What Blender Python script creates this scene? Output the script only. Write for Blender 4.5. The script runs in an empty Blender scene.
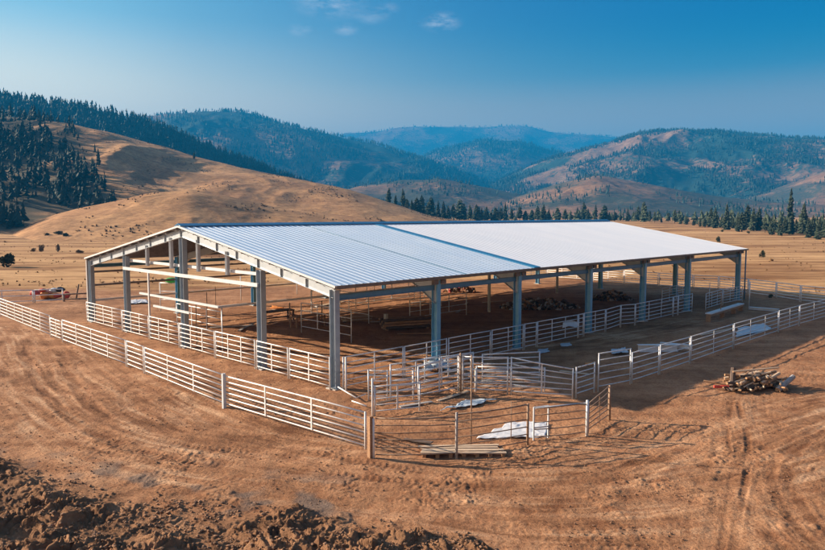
import bpy, math, random
import numpy as np
from mathutils import Vector

random.seed(7)
R = math.radians
scene = bpy.context.scene
col = scene.collection

# ------------------------------------------------------------------ camera
CAM_H, FPX, PITCH = 8.5, 708.5, R(4.874)
cd = bpy.data.cameras.new('camera'); cam = bpy.data.objects.new('camera', cd); col.objects.link(cam)
cam.location = (0, 0, CAM_H); cam.rotation_euler = (R(90) - PITCH, 0, 0)
cd.sensor_width = 36; cd.lens = 36 * FPX / 825; cd.clip_start = .5; cd.clip_end = 40000
scene.camera = cam
CP, SP = math.cos(PITCH), math.sin(PITCH)

def ray(px, py):
    x = (px - 412.5) / FPX; u = (275 - py) / FPX
    return Vector((x, CP + u * SP, -SP + u * CP))
def g(px, py, z=0.0):                      # point of the plane at height z seen at that spot of the photo
    d = ray(px, py); t = (z - CAM_H) / d.z
    return Vector((d.x * t, d.y * t, z))
def to_px(x, y, z):
    z = z - CAM_H
    d = y * CP - z * SP; u = y * SP + z * CP
    return 412.5 + FPX * x / d, 275 - FPX * u / d

# ------------------------------------------------------------------ noise
def _hash(ix, iy, seed):
    h = (ix.astype(np.int64) * 374761393 + iy.astype(np.int64) * 668265263 + seed * 982451653) & 0xffffffff
    h = ((h ^ (h >> 13)) * 1274126177) & 0xffffffff
    return (h ^ (h >> 16)) & 0xffff
def perlin(x, y, seed=0):
    x = np.asarray(x, float); y = np.asarray(y, float)
    ix = np.floor(x); iy = np.floor(y); fx = x - ix; fy = y - iy
    def gr(a, b):
        an = _hash(ix + a, iy + b, seed) * (2 * np.pi / 65536)
        return np.cos(an) * (fx - a) + np.sin(an) * (fy - b)
    u = fx ** 3 * (fx * (fx * 6 - 15) + 10); v = fy ** 3 * (fy * (fy * 6 - 15) + 10)
    a = gr(0, 0); b = gr(1, 0); c = gr(0, 1); d = gr(1, 1)
    return 1.5 * ((a * (1 - u) + b * u) * (1 - v) + (c * (1 - u) + d * u) * v)
def fbm(x, y, octv=4, seed=0, gain=.5):
    s = 0; a = 1
    for i in range(octv):
        s = s + a * perlin(x * 2 ** i, y * 2 ** i, seed + i * 17); a *= gain
    return s
def ridged(x, y, octv=4, seed=0):
    s = 0; a = 1
    for i in range(octv):
        s = s + a * (1 - 2 * np.abs(perlin(x * 2 ** i, y * 2 ** i, seed + i * 31))); a *= .5
    return s
def sstep(a, b, x):
    t = np.clip((x - a) / (b - a), 0, 1); return t * t * (3 - 2 * t)

# ------------------------------------------------------------------ materials
def new_mat(name):
    m = bpy.data.materials.new(name); m.use_nodes = True
    nt = m.node_tree; b = nt.nodes['Principled BSDF']
    return m, nt, b
def N(nt, kind, **kw):
    n = nt.nodes.new(kind)
    for k, v in kw.items():
        if k in n.inputs: n.inputs[k].default_value = v
        else: setattr(n, k, v)
    return n
def noise_node(nt, scale, detail=4, vec=None, rough=.55):
    n = N(nt, 'ShaderNodeTexNoise'); n.inputs['Scale'].default_value = scale; n.inputs['Detail'].default_value = detail
    n.inputs['Roughness'].default_value = rough
    if vec is not None: nt.links.new(vec, n.inputs['Vector'])
    return n
def ramp(nt, src, stops):
    r = nt.nodes.new('ShaderNodeValToRGB'); e = r.color_ramp.elements
    while len(e) < len(stops): e.new(.5)
    for el, (p, c) in zip(e, stops):
        el.position = p; el.color = (c[0], c[1], c[2], 1) if len(c) == 3 else c
    nt.links.new(src, r.inputs['Fac']); return r
def mixc(nt, fac, a, b, mode='MIX'):
    m = nt.nodes.new('ShaderNodeMix'); m.data_type = 'RGBA'; m.blend_type = mode
    for s, v in ((m.inputs[0], fac), (m.inputs[6], a), (m.inputs[7], b)):
        if hasattr(v, 'is_linked'): nt.links.new(v, s)
        else: s.default_value = v if not isinstance(v, tuple) else (v[0], v[1], v[2], 1)
    return m.outputs[2]
def coords(nt, scale=None, kind='Object'):
    t = nt.nodes.new('ShaderNodeTexCoord').outputs[kind]
    if scale is None: return t
    mp = nt.nodes.new('ShaderNodeMapping'); mp.inputs['Scale'].default_value = scale
    nt.links.new(t, mp.inputs['Vector']); return mp.outputs['Vector']
def bump(nt, b, src, strength, dist):
    n = N(nt, 'ShaderNodeBump'); n.inputs['Strength'].default_value = strength; n.inputs['Distance'].default_value = dist
    nt.links.new(src, n.inputs['Height']); nt.links.new(n.outputs[0], b.inputs['Normal'])
def simple(name, c1, c2, scale=3, rough=.6, metal=0, detail=5, bstr=0, stretch=None):
    m, nt, b = new_mat(name)
    v = coords(nt, stretch)
    n = noise_node(nt, scale, detail, v)
    r = ramp(nt, n.outputs['Fac'], [(.3, c1), (.7, c2)])
    nt.links.new(r.outputs[0], b.inputs['Base Color'])
    b.inputs['Roughness'].default_value = rough; b.inputs['Metallic'].default_value = metal
    if bstr: bump(nt, b, n.outputs['Fac'], bstr, .03)
    return m

def rusty_paint(name, c1, c2, rust=(.16, .07, .03), lo=.62, hi=.74, rough=.45, metal=0.0):
    m, nt, b = new_mat(name)
    v = coords(nt)
    n = noise_node(nt, 1.7, 5, v); n2 = noise_node(nt, 6.0, 8, v, .7)
    r = ramp(nt, n.outputs['Fac'], [(.3, c1), (.7, c2)])
    k = ramp(nt, n2.outputs['Fac'], [(lo, (0, 0, 0)), (hi, (1, 1, 1))])
    nt.links.new(mixc(nt, k.outputs[0], r.outputs[0], rust), b.inputs['Base Color'])
    b.inputs['Roughness'].default_value = rough; b.inputs['Metallic'].default_value = metal
    return m

M = {}
M['pipe'] = rusty_paint('white_pipe', (.62, .63, .64), (.78, .77, .76), (.24, .13, .07), .57, .72)
M['pipe_grey'] = rusty_paint('galvanised_pipe', (.52, .56, .60), (.68, .70, .72), lo=.56, hi=.7, rough=.4, metal=.2)
M['rust_pipe'] = rusty_paint('rusty_pipe', (.20, .12, .075), (.33, .24, .17), lo=.5, hi=.65, rough=.7)
M['steel'] = rusty_paint('painted_steel', (.44, .48, .52), (.54, .57, .60), lo=.72, hi=.8, rough=.4)
M['column_sky_tint'] = rusty_paint('skylight_tinted_steel', (.10, .30, .47), (.16, .37, .53), lo=.76, hi=.82, rough=.36, metal=.15)  # same metal as the gable columns, blue sky light in shade painted in
M['gable_steel'] = rusty_paint('grey_column_steel', (.26, .32, .38), (.34, .40, .46), lo=.72, hi=.8, rough=.38, metal=.2)
M['rafter_steel'] = rusty_paint('rafter_steel', (.36, .42, .47), (.46, .51, .55), lo=.72, hi=.8, rough=.4, metal=.3)
M['steel_white'] = rusty_paint('white_steel', (.54, .56, .58), (.66, .67, .68), lo=.72, hi=.82, rough=.4)
M['eave_blue'] = simple('blue_steel', (.05, .16, .27), (.08, .22, .34), 2, .4)
M['cap_blue'] = simple('blue_flashing', (.015, .15, .31), (.025, .19, .37), 1, .35)
M['trim_dark'] = simple('weathered_gutter', (.12, .09, .075), (.2, .16, .13), 2, .6)
M['purlin'] = simple('purlin_steel', (.14, .13, .13), (.24, .22, .21), 3, .5)
M['wood'] = simple('weathered_timber', (.22, .115, .055), (.42, .25, .14), 4, .8, stretch=(1, 6, 6), bstr=.3)
M['wood_pale'] = simple('pale_timber', (.42, .31, .21), (.60, .48, .36), 4, .8, stretch=(1, 6, 6), bstr=.3)
M['wood_dark'] = simple('dark_timber', (.05, .035, .03), (.13, .09, .07), 4, .85, stretch=(1, 6, 6), bstr=.3)
M['wood_grey'] = simple('grey_timber', (.22, .21, .21), (.38, .36, .35), 4, .85, stretch=(1, 6, 6), bstr=.3)
M['bark'] = simple('bark', (.06, .04, .03), (.14, .10, .07), 8, .9, bstr=.5)
M['cut'] = simple('cut_wood', (.28, .155, .075), (.46, .28, .15), 9, .8)
M['sheet'] = simple('white_sheeting', (.50, .53, .57), (.66, .67, .69), 3, .5)
M['tarp'] = simple('blue_grey_sheeting', (.28, .37, .46), (.50, .56, .60), 1.5, .5)
M['tarp_blue'] = simple('blue_sheeting', (.06, .17, .28), (.12, .25, .36), 2, .5)
M['red'] = simple('red_cloth', (.45, .04, .03), (.6, .08, .05), 3, .7)
M['orange'] = simple('orange_cloth', (.6, .18, .03), (.7, .28, .05), 3, .7)
M['pink'] = simple('faded_red_cloth', (.55, .22, .2), (.62, .32, .28), 3, .7)
M['green'] = simple('green_plastic', (.02, .32, .04), (.04, .42, .06), 3, .5)
M['dark'] = simple('dark_rubber', (.02, .02, .022), (.05, .05, .05), 3, .6)
M['concrete'] = simple('concrete', (.34, .32, .30), (.46, .44, .41), 5, .85, bstr=.2)

# metal roof
m, nt, b = new_mat('ribbed_metal_roof')
v = coords(nt, (1, .12, 1)); n = noise_node(nt, .9, 5, v); n2 = noise_node(nt, .35, 4, coords(nt))
r1 = ramp(nt, n.outputs['Fac'], [(.3, (.62, .74, .85)), (.7, (.72, .81, .88))])
nt.links.new(r1.outputs[0], b.inputs['Base Color'])
b.inputs['Metallic'].default_value = .5
rr = ramp(nt, n2.outputs['Fac'], [(.3, (.30,) * 3), (.7, (.42,) * 3)]); nt.links.new(rr.outputs[0], b.inputs['Roughness'])
M['roof'] = m
M['roof_sky_sheen'] = simple('sky_sheen_metal_roof', (.74, .78, .82), (.82, .84, .86), .5, .4, .12, stretch=(1, .1, 1))  # whiter base paints in the sky reflection on the far sheet

def foliage(name, c1, c2, scale):
    m, nt, b = new_mat(name)
    n = noise_node(nt, scale, 3, coords(nt)); inf = nt.nodes.new('ShaderNodeObjectInfo')
    r = ramp(nt, n.outputs['Fac'], [(.3, c1), (.7, c2)])
    h = nt.nodes.new('ShaderNodeHueSaturation'); nt.links.new(r.outputs[0], h.inputs['Color'])
    mr = N(nt, 'ShaderNodeMapRange'); mr.inputs[3].default_value = .7; mr.inputs[4].default_value = 1.3
    nt.links.new(inf.outputs['Random'], mr.inputs[0]); nt.links.new(mr.outputs[0], h.inputs['Value'])
    nt.links.new(h.outputs[0], b.inputs['Base Color']); b.inputs['Roughness'].default_value = .8
    b.inputs['Specular IOR Level'].default_value = .15
    return m
M['needles'] = foliage('conifer_needles', (.026, .044, .028), (.075, .088, .052), 1.2)
M['forest'] = foliage('forest_needles', (.014, .032, .030), (.042, .066, .052), .09)
M['shrub'] = foliage('shrub_leaves', (.035, .045, .02), (.085, .085, .04), 2)
M['shrub_dry'] = foliage('dry_shrub', (.09, .065, .04), (.17, .12, .07), 2)

M['weed'] = foliage('dry_weed', (.16, .095, .045), (.30, .185, .09), .05)

# ground: dirt lot, heaped soil, dry grass, by masks carried on the mesh
m, nt, b = new_mat('site_ground')
P = coords(nt)
at = N(nt, 'ShaderNodeAttribute', attribute_name='mask'); sep = nt.nodes.new('ShaderNodeSeparateColor'); nt.links.new(at.outputs['Color'], sep.inputs[0])
nA = noise_node(nt, .16, 6, P, .6); nB = noise_node(nt, 1.3, 8, P, .65); nC = noise_node(nt, 9, 8, P, .7)
nS = noise_node(nt, .55, 7, coords(nt, (.16, 1.0, 1)), .65)
dirt = ramp(nt, nA.outputs['Fac'], [(.30, (.30, .154, .080)), (.5, (.43, .232, .124)), (.70, (.53, .305, .172))]).outputs[0]
dirt = mixc(nt, ramp(nt, nS.outputs['Fac'], [(.40, (.35,) * 3), (.60, (1, 1, 1))]).outputs[0], mixc(nt, 1.0, dirt, (.60, .55, .52), 'MULTIPLY'), dirt)
st = N(nt, 'ShaderNodeAttribute', attribute_name='streak')         # dust packed pale and dark along the wheel paths
dirt = mixc(nt, ramp(nt, st.outputs['Fac'], [(.52, (0, 0, 0)), (.80, (.85,) * 3)]).outputs[0], dirt, (.56, .36, .22))
dirt = mixc(nt, ramp(nt, st.outputs['Fac'], [(.18, (.9,) * 3), (.46, (0, 0, 0))]).outputs[0], dirt, mixc(nt, 1.0, dirt, (.55, .50, .47), 'MULTIPLY'))
dirt = mixc(nt, ramp(nt, nB.outputs['Fac'], [(.36, (.8,) * 3), (.55, (0,) * 3)]).outputs[0], dirt, mixc(nt, 1.0, dirt, (.66, .57, .54), 'MULTIPLY'))
dirt = mixc(nt, ramp(nt, nC.outputs['Fac'], [(.36, (.9,) * 3), (.50, (0,) * 3)]).outputs[0], dirt, mixc(nt, 1.0, dirt, (.60, .53, .5), 'MULTIPLY'))
soil = ramp(nt, nB.outputs['Fac'], [(.3, (.10, .052, .03)), (.5, (.22, .118, .064)), (.7, (.36, .205, .115))]).outputs[0]
greysoil = ramp(nt, nB.outputs['Fac'], [(.3, (.10, .078, .066)), (.7, (.19, .15, .125))]).outputs[0]
track = mixc(nt, 1.0, dirt, (.66, .60, .57), 'MULTIPLY')
nG = noise_node(nt, .03, 6, coords(nt, (.35, 1.3, 1)), .65); nG2 = noise_node(nt, .5, 8, coords(nt, (.4, 1, 1)), .7)
grass = ramp(nt, nG.outputs['Fac'], [(.38, (.26, .135, .06)), (.46, (.47, .275, .128)), (.6, (.60, .375, .185))]).outputs[0]
grass = mixc(nt, ramp(nt, nG2.outputs['Fac'], [(.35, (.9,) * 3), (.6, (0,) * 3)]).outputs[0], grass, mixc(nt, 1.0, grass, (.62, .58, .55), 'MULTIPLY'))
nG3 = noise_node(nt, .11, 5, coords(nt, (.25, 1.2, 1)), .6)
grass = mixc(nt, ramp(nt, nG3.outputs['Fac'], [(.40, (.9,) * 3), (.50, (0,) * 3)]).outputs[0], grass, mixc(nt, 1.0, grass, (.52, .44, .40), 'MULTIPLY'))
c = mixc(nt, sep.outputs[1], dirt, soil)
c = mixc(nt, sep.outputs[2], c, track)
c = mixc(nt, at.outputs['Alpha'], c, greysoil)
c = mixc(nt, sep.outputs[0], c, grass)
nt.links.new(c, b.inputs['Base Color']); b.inputs['Roughness'].default_value = .95
b.inputs['Specular IOR Level'].default_value = .1
ad = N(nt, 'ShaderNodeMath', operation='ADD'); nt.links.new(nB.outputs['Fac'], ad.inputs[0]); nt.links.new(nC.outputs['Fac'], ad.inputs[1])
bump(nt, b, ad.outputs[0], .8, .10)
M['ground'] = m

def hill_mat(name, grass, dark, scrub_lo, scrub_hi, scale, dscale, masked=False):
    m, nt, b = new_mat(name)
    P = coords(nt)
    n1 = noise_node(nt, scale, 7, P, .6); n2 = noise_node(nt, dscale, 8, P, .68); n3 = noise_node(nt, dscale * 9, 6, P, .7)
    gg = ramp(nt, n2.outputs['Fac'], [(.32, tuple(x * .62 for x in grass)), (.52, grass), (.7, tuple(min(.7, x * 1.22) for x in grass))]).outputs[0]
    n4 = noise_node(nt, dscale * 30, 5, coords(nt, (.5, 1, 1.6)), .75)
    n5 = noise_node(nt, dscale * .9, 6, coords(nt, (1, 1, 2.2)), .7)
    gg = mixc(nt, ramp(nt, n5.outputs['Fac'], [(.42, (.85,) * 3), (.60, (0,) * 3)]).outputs[0], gg, mixc(nt, 1.0, gg, (.66, .62, .64), 'MULTIPLY'))
    gg = mixc(nt, ramp(nt, n4.outputs['Fac'], [(.40, (.75,) * 3), (.54, (0,) * 3)]).outputs[0], gg, mixc(nt, 1.0, gg, (.60, .56, .54), 'MULTIPLY'))
    gg = mixc(nt, ramp(nt, n3.outputs['Fac'], [(.38, (.8,) * 3), (.55, (0,) * 3)]).outputs[0], gg, mixc(nt, 1.0, gg, (.68, .66, .64), 'MULTIPLY'))
    s = N(nt, 'ShaderNodeMath', operation='ADD'); nt.links.new(n1.outputs['Fac'], s.inputs[0])
    sc = N(nt, 'ShaderNodeMath', operation='MULTIPLY'); sc.inputs[1].default_value = .55; nt.links.new(n3.outputs['Fac'], sc.inputs[0]); nt.links.new(sc.outputs[0], s.inputs[1])
    k = ramp(nt, s.outputs[0], [(scrub_lo + .15, (0, 0, 0)), (scrub_hi + .15, (1, 1, 1))]).outputs[0]
    cc = mixc(nt, k, gg, dark)
    if masked:                                         # dark brush tone under the ravine wood, with the slope's shade painted in
        at = N(nt, 'ShaderNodeAttribute', attribute_name='scrub_shade'); cc = mixc(nt, at.outputs['Fac'], cc, mixc(nt, n3.outputs['Fac'], dark, (.16, .11, .065)))
    nt.links.new(cc, b.inputs['Base Color'])
    b.inputs['Roughness'].default_value = .95; b.inputs['Specular IOR Level'].default_value = .1
    ad = N(nt, 'ShaderNodeMath', operation='ADD'); nt.links.new(n3.outputs['Fac'], ad.inputs[0]); nt.links.new(n4.outputs['Fac'], ad.inputs[1])
    bump(nt, b, ad.outputs[0], .6, .25 / dscale * .05)
    return m
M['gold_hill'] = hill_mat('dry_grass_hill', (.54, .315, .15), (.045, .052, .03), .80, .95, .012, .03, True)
M['mid_hill'] = hill_mat('scrubby_hill', (.36, .21, .12), (.05, .058, .045), .54, .68, .004, .012)
M['wood_hill'] = hill_mat('wooded_hill', (.20, .145, .085), (.022, .045, .04), .38, .52, .006, .02)
M['far_hill'] = hill_mat('mountain_side', (.30, .19, .12), (.022, .048, .045), .575, .66, .0022, .008)

# ------------------------------------------------------------------ mesh helpers
class MB:
    def __init__(s): s.v = []; s.f = []; s.mi = []
    def add(s, vs, fs, mi=0):
        o = len(s.v); s.v += [tuple(p) for p in vs]; s.f += [tuple(i + o for i in f) for f in fs]; s.mi += [mi] * len(fs)
    def box(s, x0, x1, y0, y1, z0, z1, mi=0):
        s.add([(x0, y0, z0), (x1, y0, z0), (x1, y1, z0), (x0, y1, z0), (x0, y0, z1), (x1, y0, z1), (x1, y1, z1), (x0, y1, z1)],
              [(3, 2, 1, 0), (4, 5, 6, 7), (0, 1, 5, 4), (1, 2, 6, 5), (2, 3, 7, 6), (3, 0, 4, 7)], mi)
    def bar(s, a, b, w, h, up=(0, 0, 1), mi=0):         # rectangular bar from a to b
        a = Vector(a); b = Vector(b); d = (b - a).normalized(); up = Vector(up)
        if abs(d.dot(up)) > .99: up = Vector((1, 0, 0))
        sx = d.cross(up).normalized() * (w / 2); sz = sx.cross(d).normalized() * (h / 2)
        vs = [p + i * sx + j * sz for p in (a, b) for (i, j) in ((-1, -1), (1, -1), (1, 1), (-1, 1))]
        s.add(vs, [(0, 1, 2, 3), (7, 6, 5, 4), (0, 4, 5, 1), (1, 5, 6, 2), (2, 6, 7, 3), (3, 7, 4, 0)], mi)
    def tube(s, pts, r, n=8, r2=None, cap=True, mi=0, capmi=None):
        pts = [Vector(p) for p in pts]; rings = []
        for i, p in enumerate(pts):
            d = (pts[min(i + 1, len(pts) - 1)] - pts[max(i - 1, 0)]).normalized()
            up = Vector((0, 0, 1)) if abs(d.z) < .95 else Vector((1, 0, 0))
            sx = d.cross(up).normalized(); sz = sx.cross(d)
            rr = r if r2 is None else r + (r2 - r) * i / (len(pts) - 1)
            rings.append([p + rr * (math.cos(2 * math.pi * k / n) * sx + math.sin(2 * math.pi * k / n) * sz) for k in range(n)])
        vs = [q for ring in rings for q in ring]; fs = []
        for i in range(len(pts) - 1):
            for k in range(n):
                k2 = (k + 1) % n; fs.append((i * n + k, i * n + k2, (i + 1) * n + k2, (i + 1) * n + k))
        s.add(vs, fs, mi)
        if cap:
            L = (len(pts) - 1) * n; cm = mi if capmi is None else capmi
            o = len(s.v) - len(vs)
            s.f += [tuple(o + k for k in reversed(range(n))), tuple(o + L + k for k in range(n))]; s.mi += [cm, cm]
    def prism(s, poly, axis, a, b):                      # polygon in the two other axes, extruded along axis
        n = len(poly)
        def P(u, v, w): return {'x': (w, u, v), 'y': (u, w, v), 'z': (u, v, w)}[axis]
        s.add([P(u, v, a) for u, v in poly] + [P(u, v, b) for u, v in poly],
              [tuple(range(n)), tuple(range(2 * n - 1, n - 1, -1))] + [(i, i + n, (i + 1) % n + n, (i + 1) % n) for i in range(n)])
    def build(s, name, mat, parent=None, smooth=False):
        me = bpy.data.meshes.new(name); me.from_pydata(s.v, [], s.f)
        mats = mat if isinstance(mat, (list, tuple)) else [mat]
        for q in mats: me.materials.append(q)
        if len(mats) > 1: me.polygons.foreach_set('material_index', s.mi)
        if smooth: me.polygons.foreach_set('use_smooth', [True] * len(me.polygons))
        me.update()
        o = bpy.data.objects.new(name, me); col.objects.link(o)
        if parent: o.parent = parent
        return o
def tag(o, label=None, cat=None, group=None, kind=None):
    if label: o['label'] = label
    if cat: o['category'] = cat
    if group: o['group'] = group
    if kind: o['kind'] = kind
    return o
def empty(name, loc, rz=0.0, label=None, cat=None, group=None):
    o = bpy.data.objects.new(name, None); col.objects.link(o); o.location = loc; o.rotation_euler = (0, 0, rz); o.empty_display_size = .3
    return tag(o, label, cat, group)
def np_mesh(name, V, F, mat, smooth=True):
    V = np.ascontiguousarray(V, np.float32); F = np.ascontiguousarray(F, np.int32); k = F.shape[1]
    me = bpy.data.meshes.new(name)
    me.vertices.add(len(V)); me.vertices.foreach_set('co', V.ravel())
    me.loops.add(F.size); me.loops.foreach_set('vertex_index', F.ravel())
    me.polygons.add(len(F)); me.polygons.foreach_set('loop_start', np.arange(0, F.size, k, dtype=np.int32))
    me.polygons.foreach_set('use_smooth', np.full(len(F), smooth))
    me.update(calc_edges=True); me.materials.append(mat)
    o = bpy.data.objects.new(name, me); col.objects.link(o)
    return o
def grid_faces(nr, nc):
    i = np.arange(nr - 1)[:, None] * nc + np.arange(nc - 1)[None, :]
    return np.stack([i, i + 1, i + nc + 1, i + nc], -1).reshape(-1, 4)
ORD = ['first', 'second', 'third', 'fourth', 'fifth', 'sixth', 'seventh', 'eighth', 'ninth', 'tenth', 'eleventh', 'twelfth', 'thirteenth',
       'fourteenth', 'fifteenth', 'sixteenth', 'seventeenth', 'eighteenth', 'nineteenth', 'twentieth']

# ------------------------------------------------------------------ ground
def az_of(px): return np.arctan((np.asarray(px, float) - 412.5) / (FPX * CP))   # good near the horizon
def curve_r(pts):                                     # photo curve on the ground -> (azimuth, distance)
    q = [g(*p) for p in pts]; a = [math.atan2(p.x, p.y) for p in q]; r = [math.hypot(p.x, p.y) for p in q]
    return np.array(a), np.array(r)
lot_a, lot_r = curve_r([(-300, 291), (0, 288), (90, 291), (200, 288), (300, 285), (420, 280), (560, 278.5), (700, 287.5), (825, 299), (1000, 311)])
berm_a, berm_r = curve_r([(-60, 434), (0, 449), (60, 472), (120, 486), (200, 497), (260, 500), (300, 500), (360, 516), (440, 522), (480, 528), (505, 546), (530, 580), (600, 640)])
TRACKS = [  # (photo polyline, half width, tread)
    ([(20, 345), (45, 392), (85, 428), (140, 452), (210, 464), (300, 471), (420, 482), (520, 485)], .26, .8),
    ([(60, 350), (80, 392), (118, 425), (170, 444), (240, 452), (320, 458), (420, 470), (480, 472)], .26, .8),
    ([(128, 365), (96, 384), (84, 402), (92, 416)], .12, .3), ([(140, 378), (124, 392), (121, 402), (130, 412)], .12, .3),
    ([(175, 402), (158, 412), (172, 428), (205, 436)], .12, .3),
    ([(738, 400), (742, 420), (748, 440), (746, 480), (738, 520), (730, 575)], .10, .6),
    ([(732, 402), (728, 440), (738, 470)], .07, .3),
    ([(470, 505), (540, 510), (620, 498), (700, 500), (800, 520)], .25, .25),
    ([(800, 440), (770, 470), (790, 520), (825, 550)], .16, .3), ([(812, 436), (788, 470), (806, 512), (840, 545)], .16, .3),
]
def ground_base(x, y):
    r = np.hypot(x, y)
    z = 4.8 * sstep(230, 520, r) + .25 * fbm(x / 60, y / 60, 3, 5) * sstep(70, 140, r) + 1.2 * fbm(x / 200, y / 200, 3, 9) * sstep(150, 400, r)
    z = z - 6 * sstep(900, 1600, r)
    return z
GROUND = {}
def surf(x, y, key='z'):                          # height (or heap mask) of the built ground
    a = np.arctan2(x, y); r = np.hypot(x, y)
    i = np.clip(np.searchsorted(GROUND['rs'], r), 0, len(GROUND['rs']) - 1); k = np.clip(np.searchsorted(GROUND['az'], a), 0, len(GROUND['az']) - 1)
    return GROUND[key][i, k]
def build_ground():
    a_f = np.radians(np.arange(-37, 37.001, .085)); a_c = np.radians(np.arange(41, 320, 4.0))
    az = np.concatenate([a_f, a_c, [a_f[0] + 2 * np.pi]])
    rs = [.2, 1.5, 3]; r = 4.0
    while r < 9000:
        rs.append(r)
        r += .5 if r < 13 else .05 if r < 27 else .075 if r < 36 else .12 if r < 50 else .22 if r < 70 else r * .008 if r < 200 else r * .02 if r < 600 else r * .06
    rs = np.array(rs)
    A, Rr = np.meshgrid(az, rs)
    X = np.sin(A) * Rr; Y = np.cos(A) * Rr
    front = (np.abs((A + np.pi) % (2 * np.pi) - np.pi) < R(37.5))
    An = (A + np.pi) % (2 * np.pi) - np.pi
    near = 1 - sstep(60, 140, Rr)
    z = ground_base(X, Y) + near * (.05 * fbm(X / 4, Y / 4, 4, 1) + .022 * fbm(X / .7, Y / .7, 3, 2))
    # heaped soil in the foreground
    rb = np.interp(An, berm_a, berm_r, left=berm_r[0], right=berm_r[-1])
    rb = rb + .9 * fbm(X / 1.6, Y / 1.6, 3, 11)
    soft = np.interp(np.degrees(An), [-30, -14, -9, 10], [4.2, 3.6, 1.9, 1.4])
    s = rb - Rr
    bm = np.clip(s / soft, 0, 1); bm = bm * bm * (3 - 2 * bm) * front
    amp = np.interp(np.degrees(An), [-31, -22, -15, -9, 0, 6, 10], [.60, .55, .50, .60, .66, .5, .0])
    wx = X + .35 * perlin(X * 1.3, Y * 1.3, 40); wy = Y + .35 * perlin(X * 1.3, Y * 1.3, 41)
    cl = .20 * np.abs(perlin(wx / 1.3, wy / 1.3, 21)) +   .28 * np.abs(perlin(wx / .6, wy / .6, 22)) + .26 * np.abs(perlin(wx / .27, wy / .27, 23)) + .17 * np.abs(perlin(wx / .13, wy / .13, 24))
    lump = .45 + .55 * sstep(-.45, .35, fbm(X / 2.2, Y / 2.2, 2, 30))
    z = z + bm * amp * (.20 + 1.35 * cl) * lump
    # a low spread of loose crumbs in front of the heap and along the fences
    loose = sstep(.05, .55, fbm(X / 3.2, Y / 3.2, 3, 50)) * near * (1 - bm)
    z = z + loose * .05 * (np.abs(perlin(X / .3, Y / .3, 51)) + .6 * np.abs(perlin(X / .14, Y / .14, 52)))
    # wheel tracks
    tm = np.zeros_like(z)
    sel = np.where((Rr > 15) & (Rr < 62) & front)
    x = X[sel]; y = Y[sel]; dz = np.zeros(len(x)); tt = np.zeros(len(x))
    for pts, hw, tread in TRACKS:
        q = [g(*p) for p in pts]
        C = []                                         # Catmull-Rom through the points
        for i in range(len(q) - 1):
            p0 = q[max(i - 1, 0)]; p1 = q[i]; p2 = q[i + 1]; p3 = q[min(i + 2, len(q) - 1)]
            for k in range(6):
                t = k / 6
                C.append(.5 * ((2 * p1) + (p2 - p0) * t + (2 * p0 - 5 * p1 + 4 * p2 - p3) * t * t + (3 * p1 - p0 - 3 * p2 + p3) * t ** 3))
        C.append(q[-1]); best = np.full(len(x), 9.0); arc = np.zeros(len(x)); sd = np.zeros(len(x)); acc = 0
        for a, b2 in zip(C[:-1], C[1:]):
            dx, dy = b2.x - a.x, b2.y - a.y; L = math.hypot(dx, dy)
            if L < 1e-6: continue
            t = np.clip(((x - a.x) * dx + (y - a.y) * dy) / L ** 2, 0, 1)
            ex = x - a.x - t * dx; ey = y - a.y - t * dy; d = np.hypot(ex, ey)
            u = d < best; best = np.where(u, d, best); arc = np.where(u, acc + t * L, arc); sd = np.where(u, (ex * dy - ey * dx) / L, sd)
            acc += L
        w = best / hw
        fade = sstep(-.5, .2, fbm(x / 2.5, y / 2.5, 2, 77)) * sstep(0, 1.5, arc) * sstep(0, 1.5, acc - arc)
        rut = tread * (-.035 * np.exp(-w ** 4) + .02 * np.exp(-((w - 1.5) / .35) ** 2))
        rut = rut + tread * .013 * np.exp(-w ** 4) * np.sin(arc * 2 * np.pi / .24 + np.abs(sd) * 9)
        dz += rut * fade; tt = np.maximum(tt, np.exp(-w ** 4) * fade * .9)
    z[sel] += dz; tm[sel] = tt
    stv = np.full_like(z, .5); acc_s = np.zeros(len(x)); wsum = np.zeros(len(x))
    for pts, hw in (([(-40, 290), (10, 335), (50, 385), (105, 422), (190, 450), (300, 466), (420, 478), (560, 484), (690, 462), (825, 420), (930, 395)], 3.4),
                    ([(80, 340), (150, 385), (230, 425), (320, 452), (420, 468), (560, 472), (640, 440)], 2.6),
                    ([(420, 500), (560, 515), (700, 505), (825, 480), (950, 460)], 2.8), ([(740, 392), (744, 430), (740, 480), (728, 575)], 1.3), ([(860, 430), (790, 470), (800, 520), (850, 570)], 2.0), ([(330, 350), (420, 352), (560, 345), (720, 318)], 2.2)):
        q = [g(*p) for p in pts]; C = []
        for i in range(len(q) - 1):
            p0 = q[max(i - 1, 0)]; p1 = q[i]; p2 = q[i + 1]; p3 = q[min(i + 2, len(q) - 1)]
            for k in range(5):
                t = k / 5; C.append(.5 * ((2 * p1) + (p2 - p0) * t + (2 * p0 - 5 * p1 + 4 * p2 - p3) * t * t + (3 * p1 - p0 - 3 * p2 + p3) * t ** 3))
        C.append(q[-1]); best = np.full(len(x), 50.0); arc = np.zeros(len(x)); sd = np.zeros(len(x)); acc = 0
        for a, b2 in zip(C[:-1], C[1:]):
            dx, dy = b2.x - a.x, b2.y - a.y; Ls = math.hypot(dx, dy)
            if Ls < 1e-6: continue
            t = np.clip(((x - a.x) * dx + (y - a.y) * dy) / Ls ** 2, 0, 1); ex = x - a.x - t * dx; ey = y - a.y - t * dy; d = np.hypot(ex, ey)
            u = d < best; best = np.where(u, d, best); arc = np.where(u, acc + t * Ls, arc); sd = np.where(u, (ex * dy - ey * dx) / Ls, sd); acc += Ls
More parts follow.
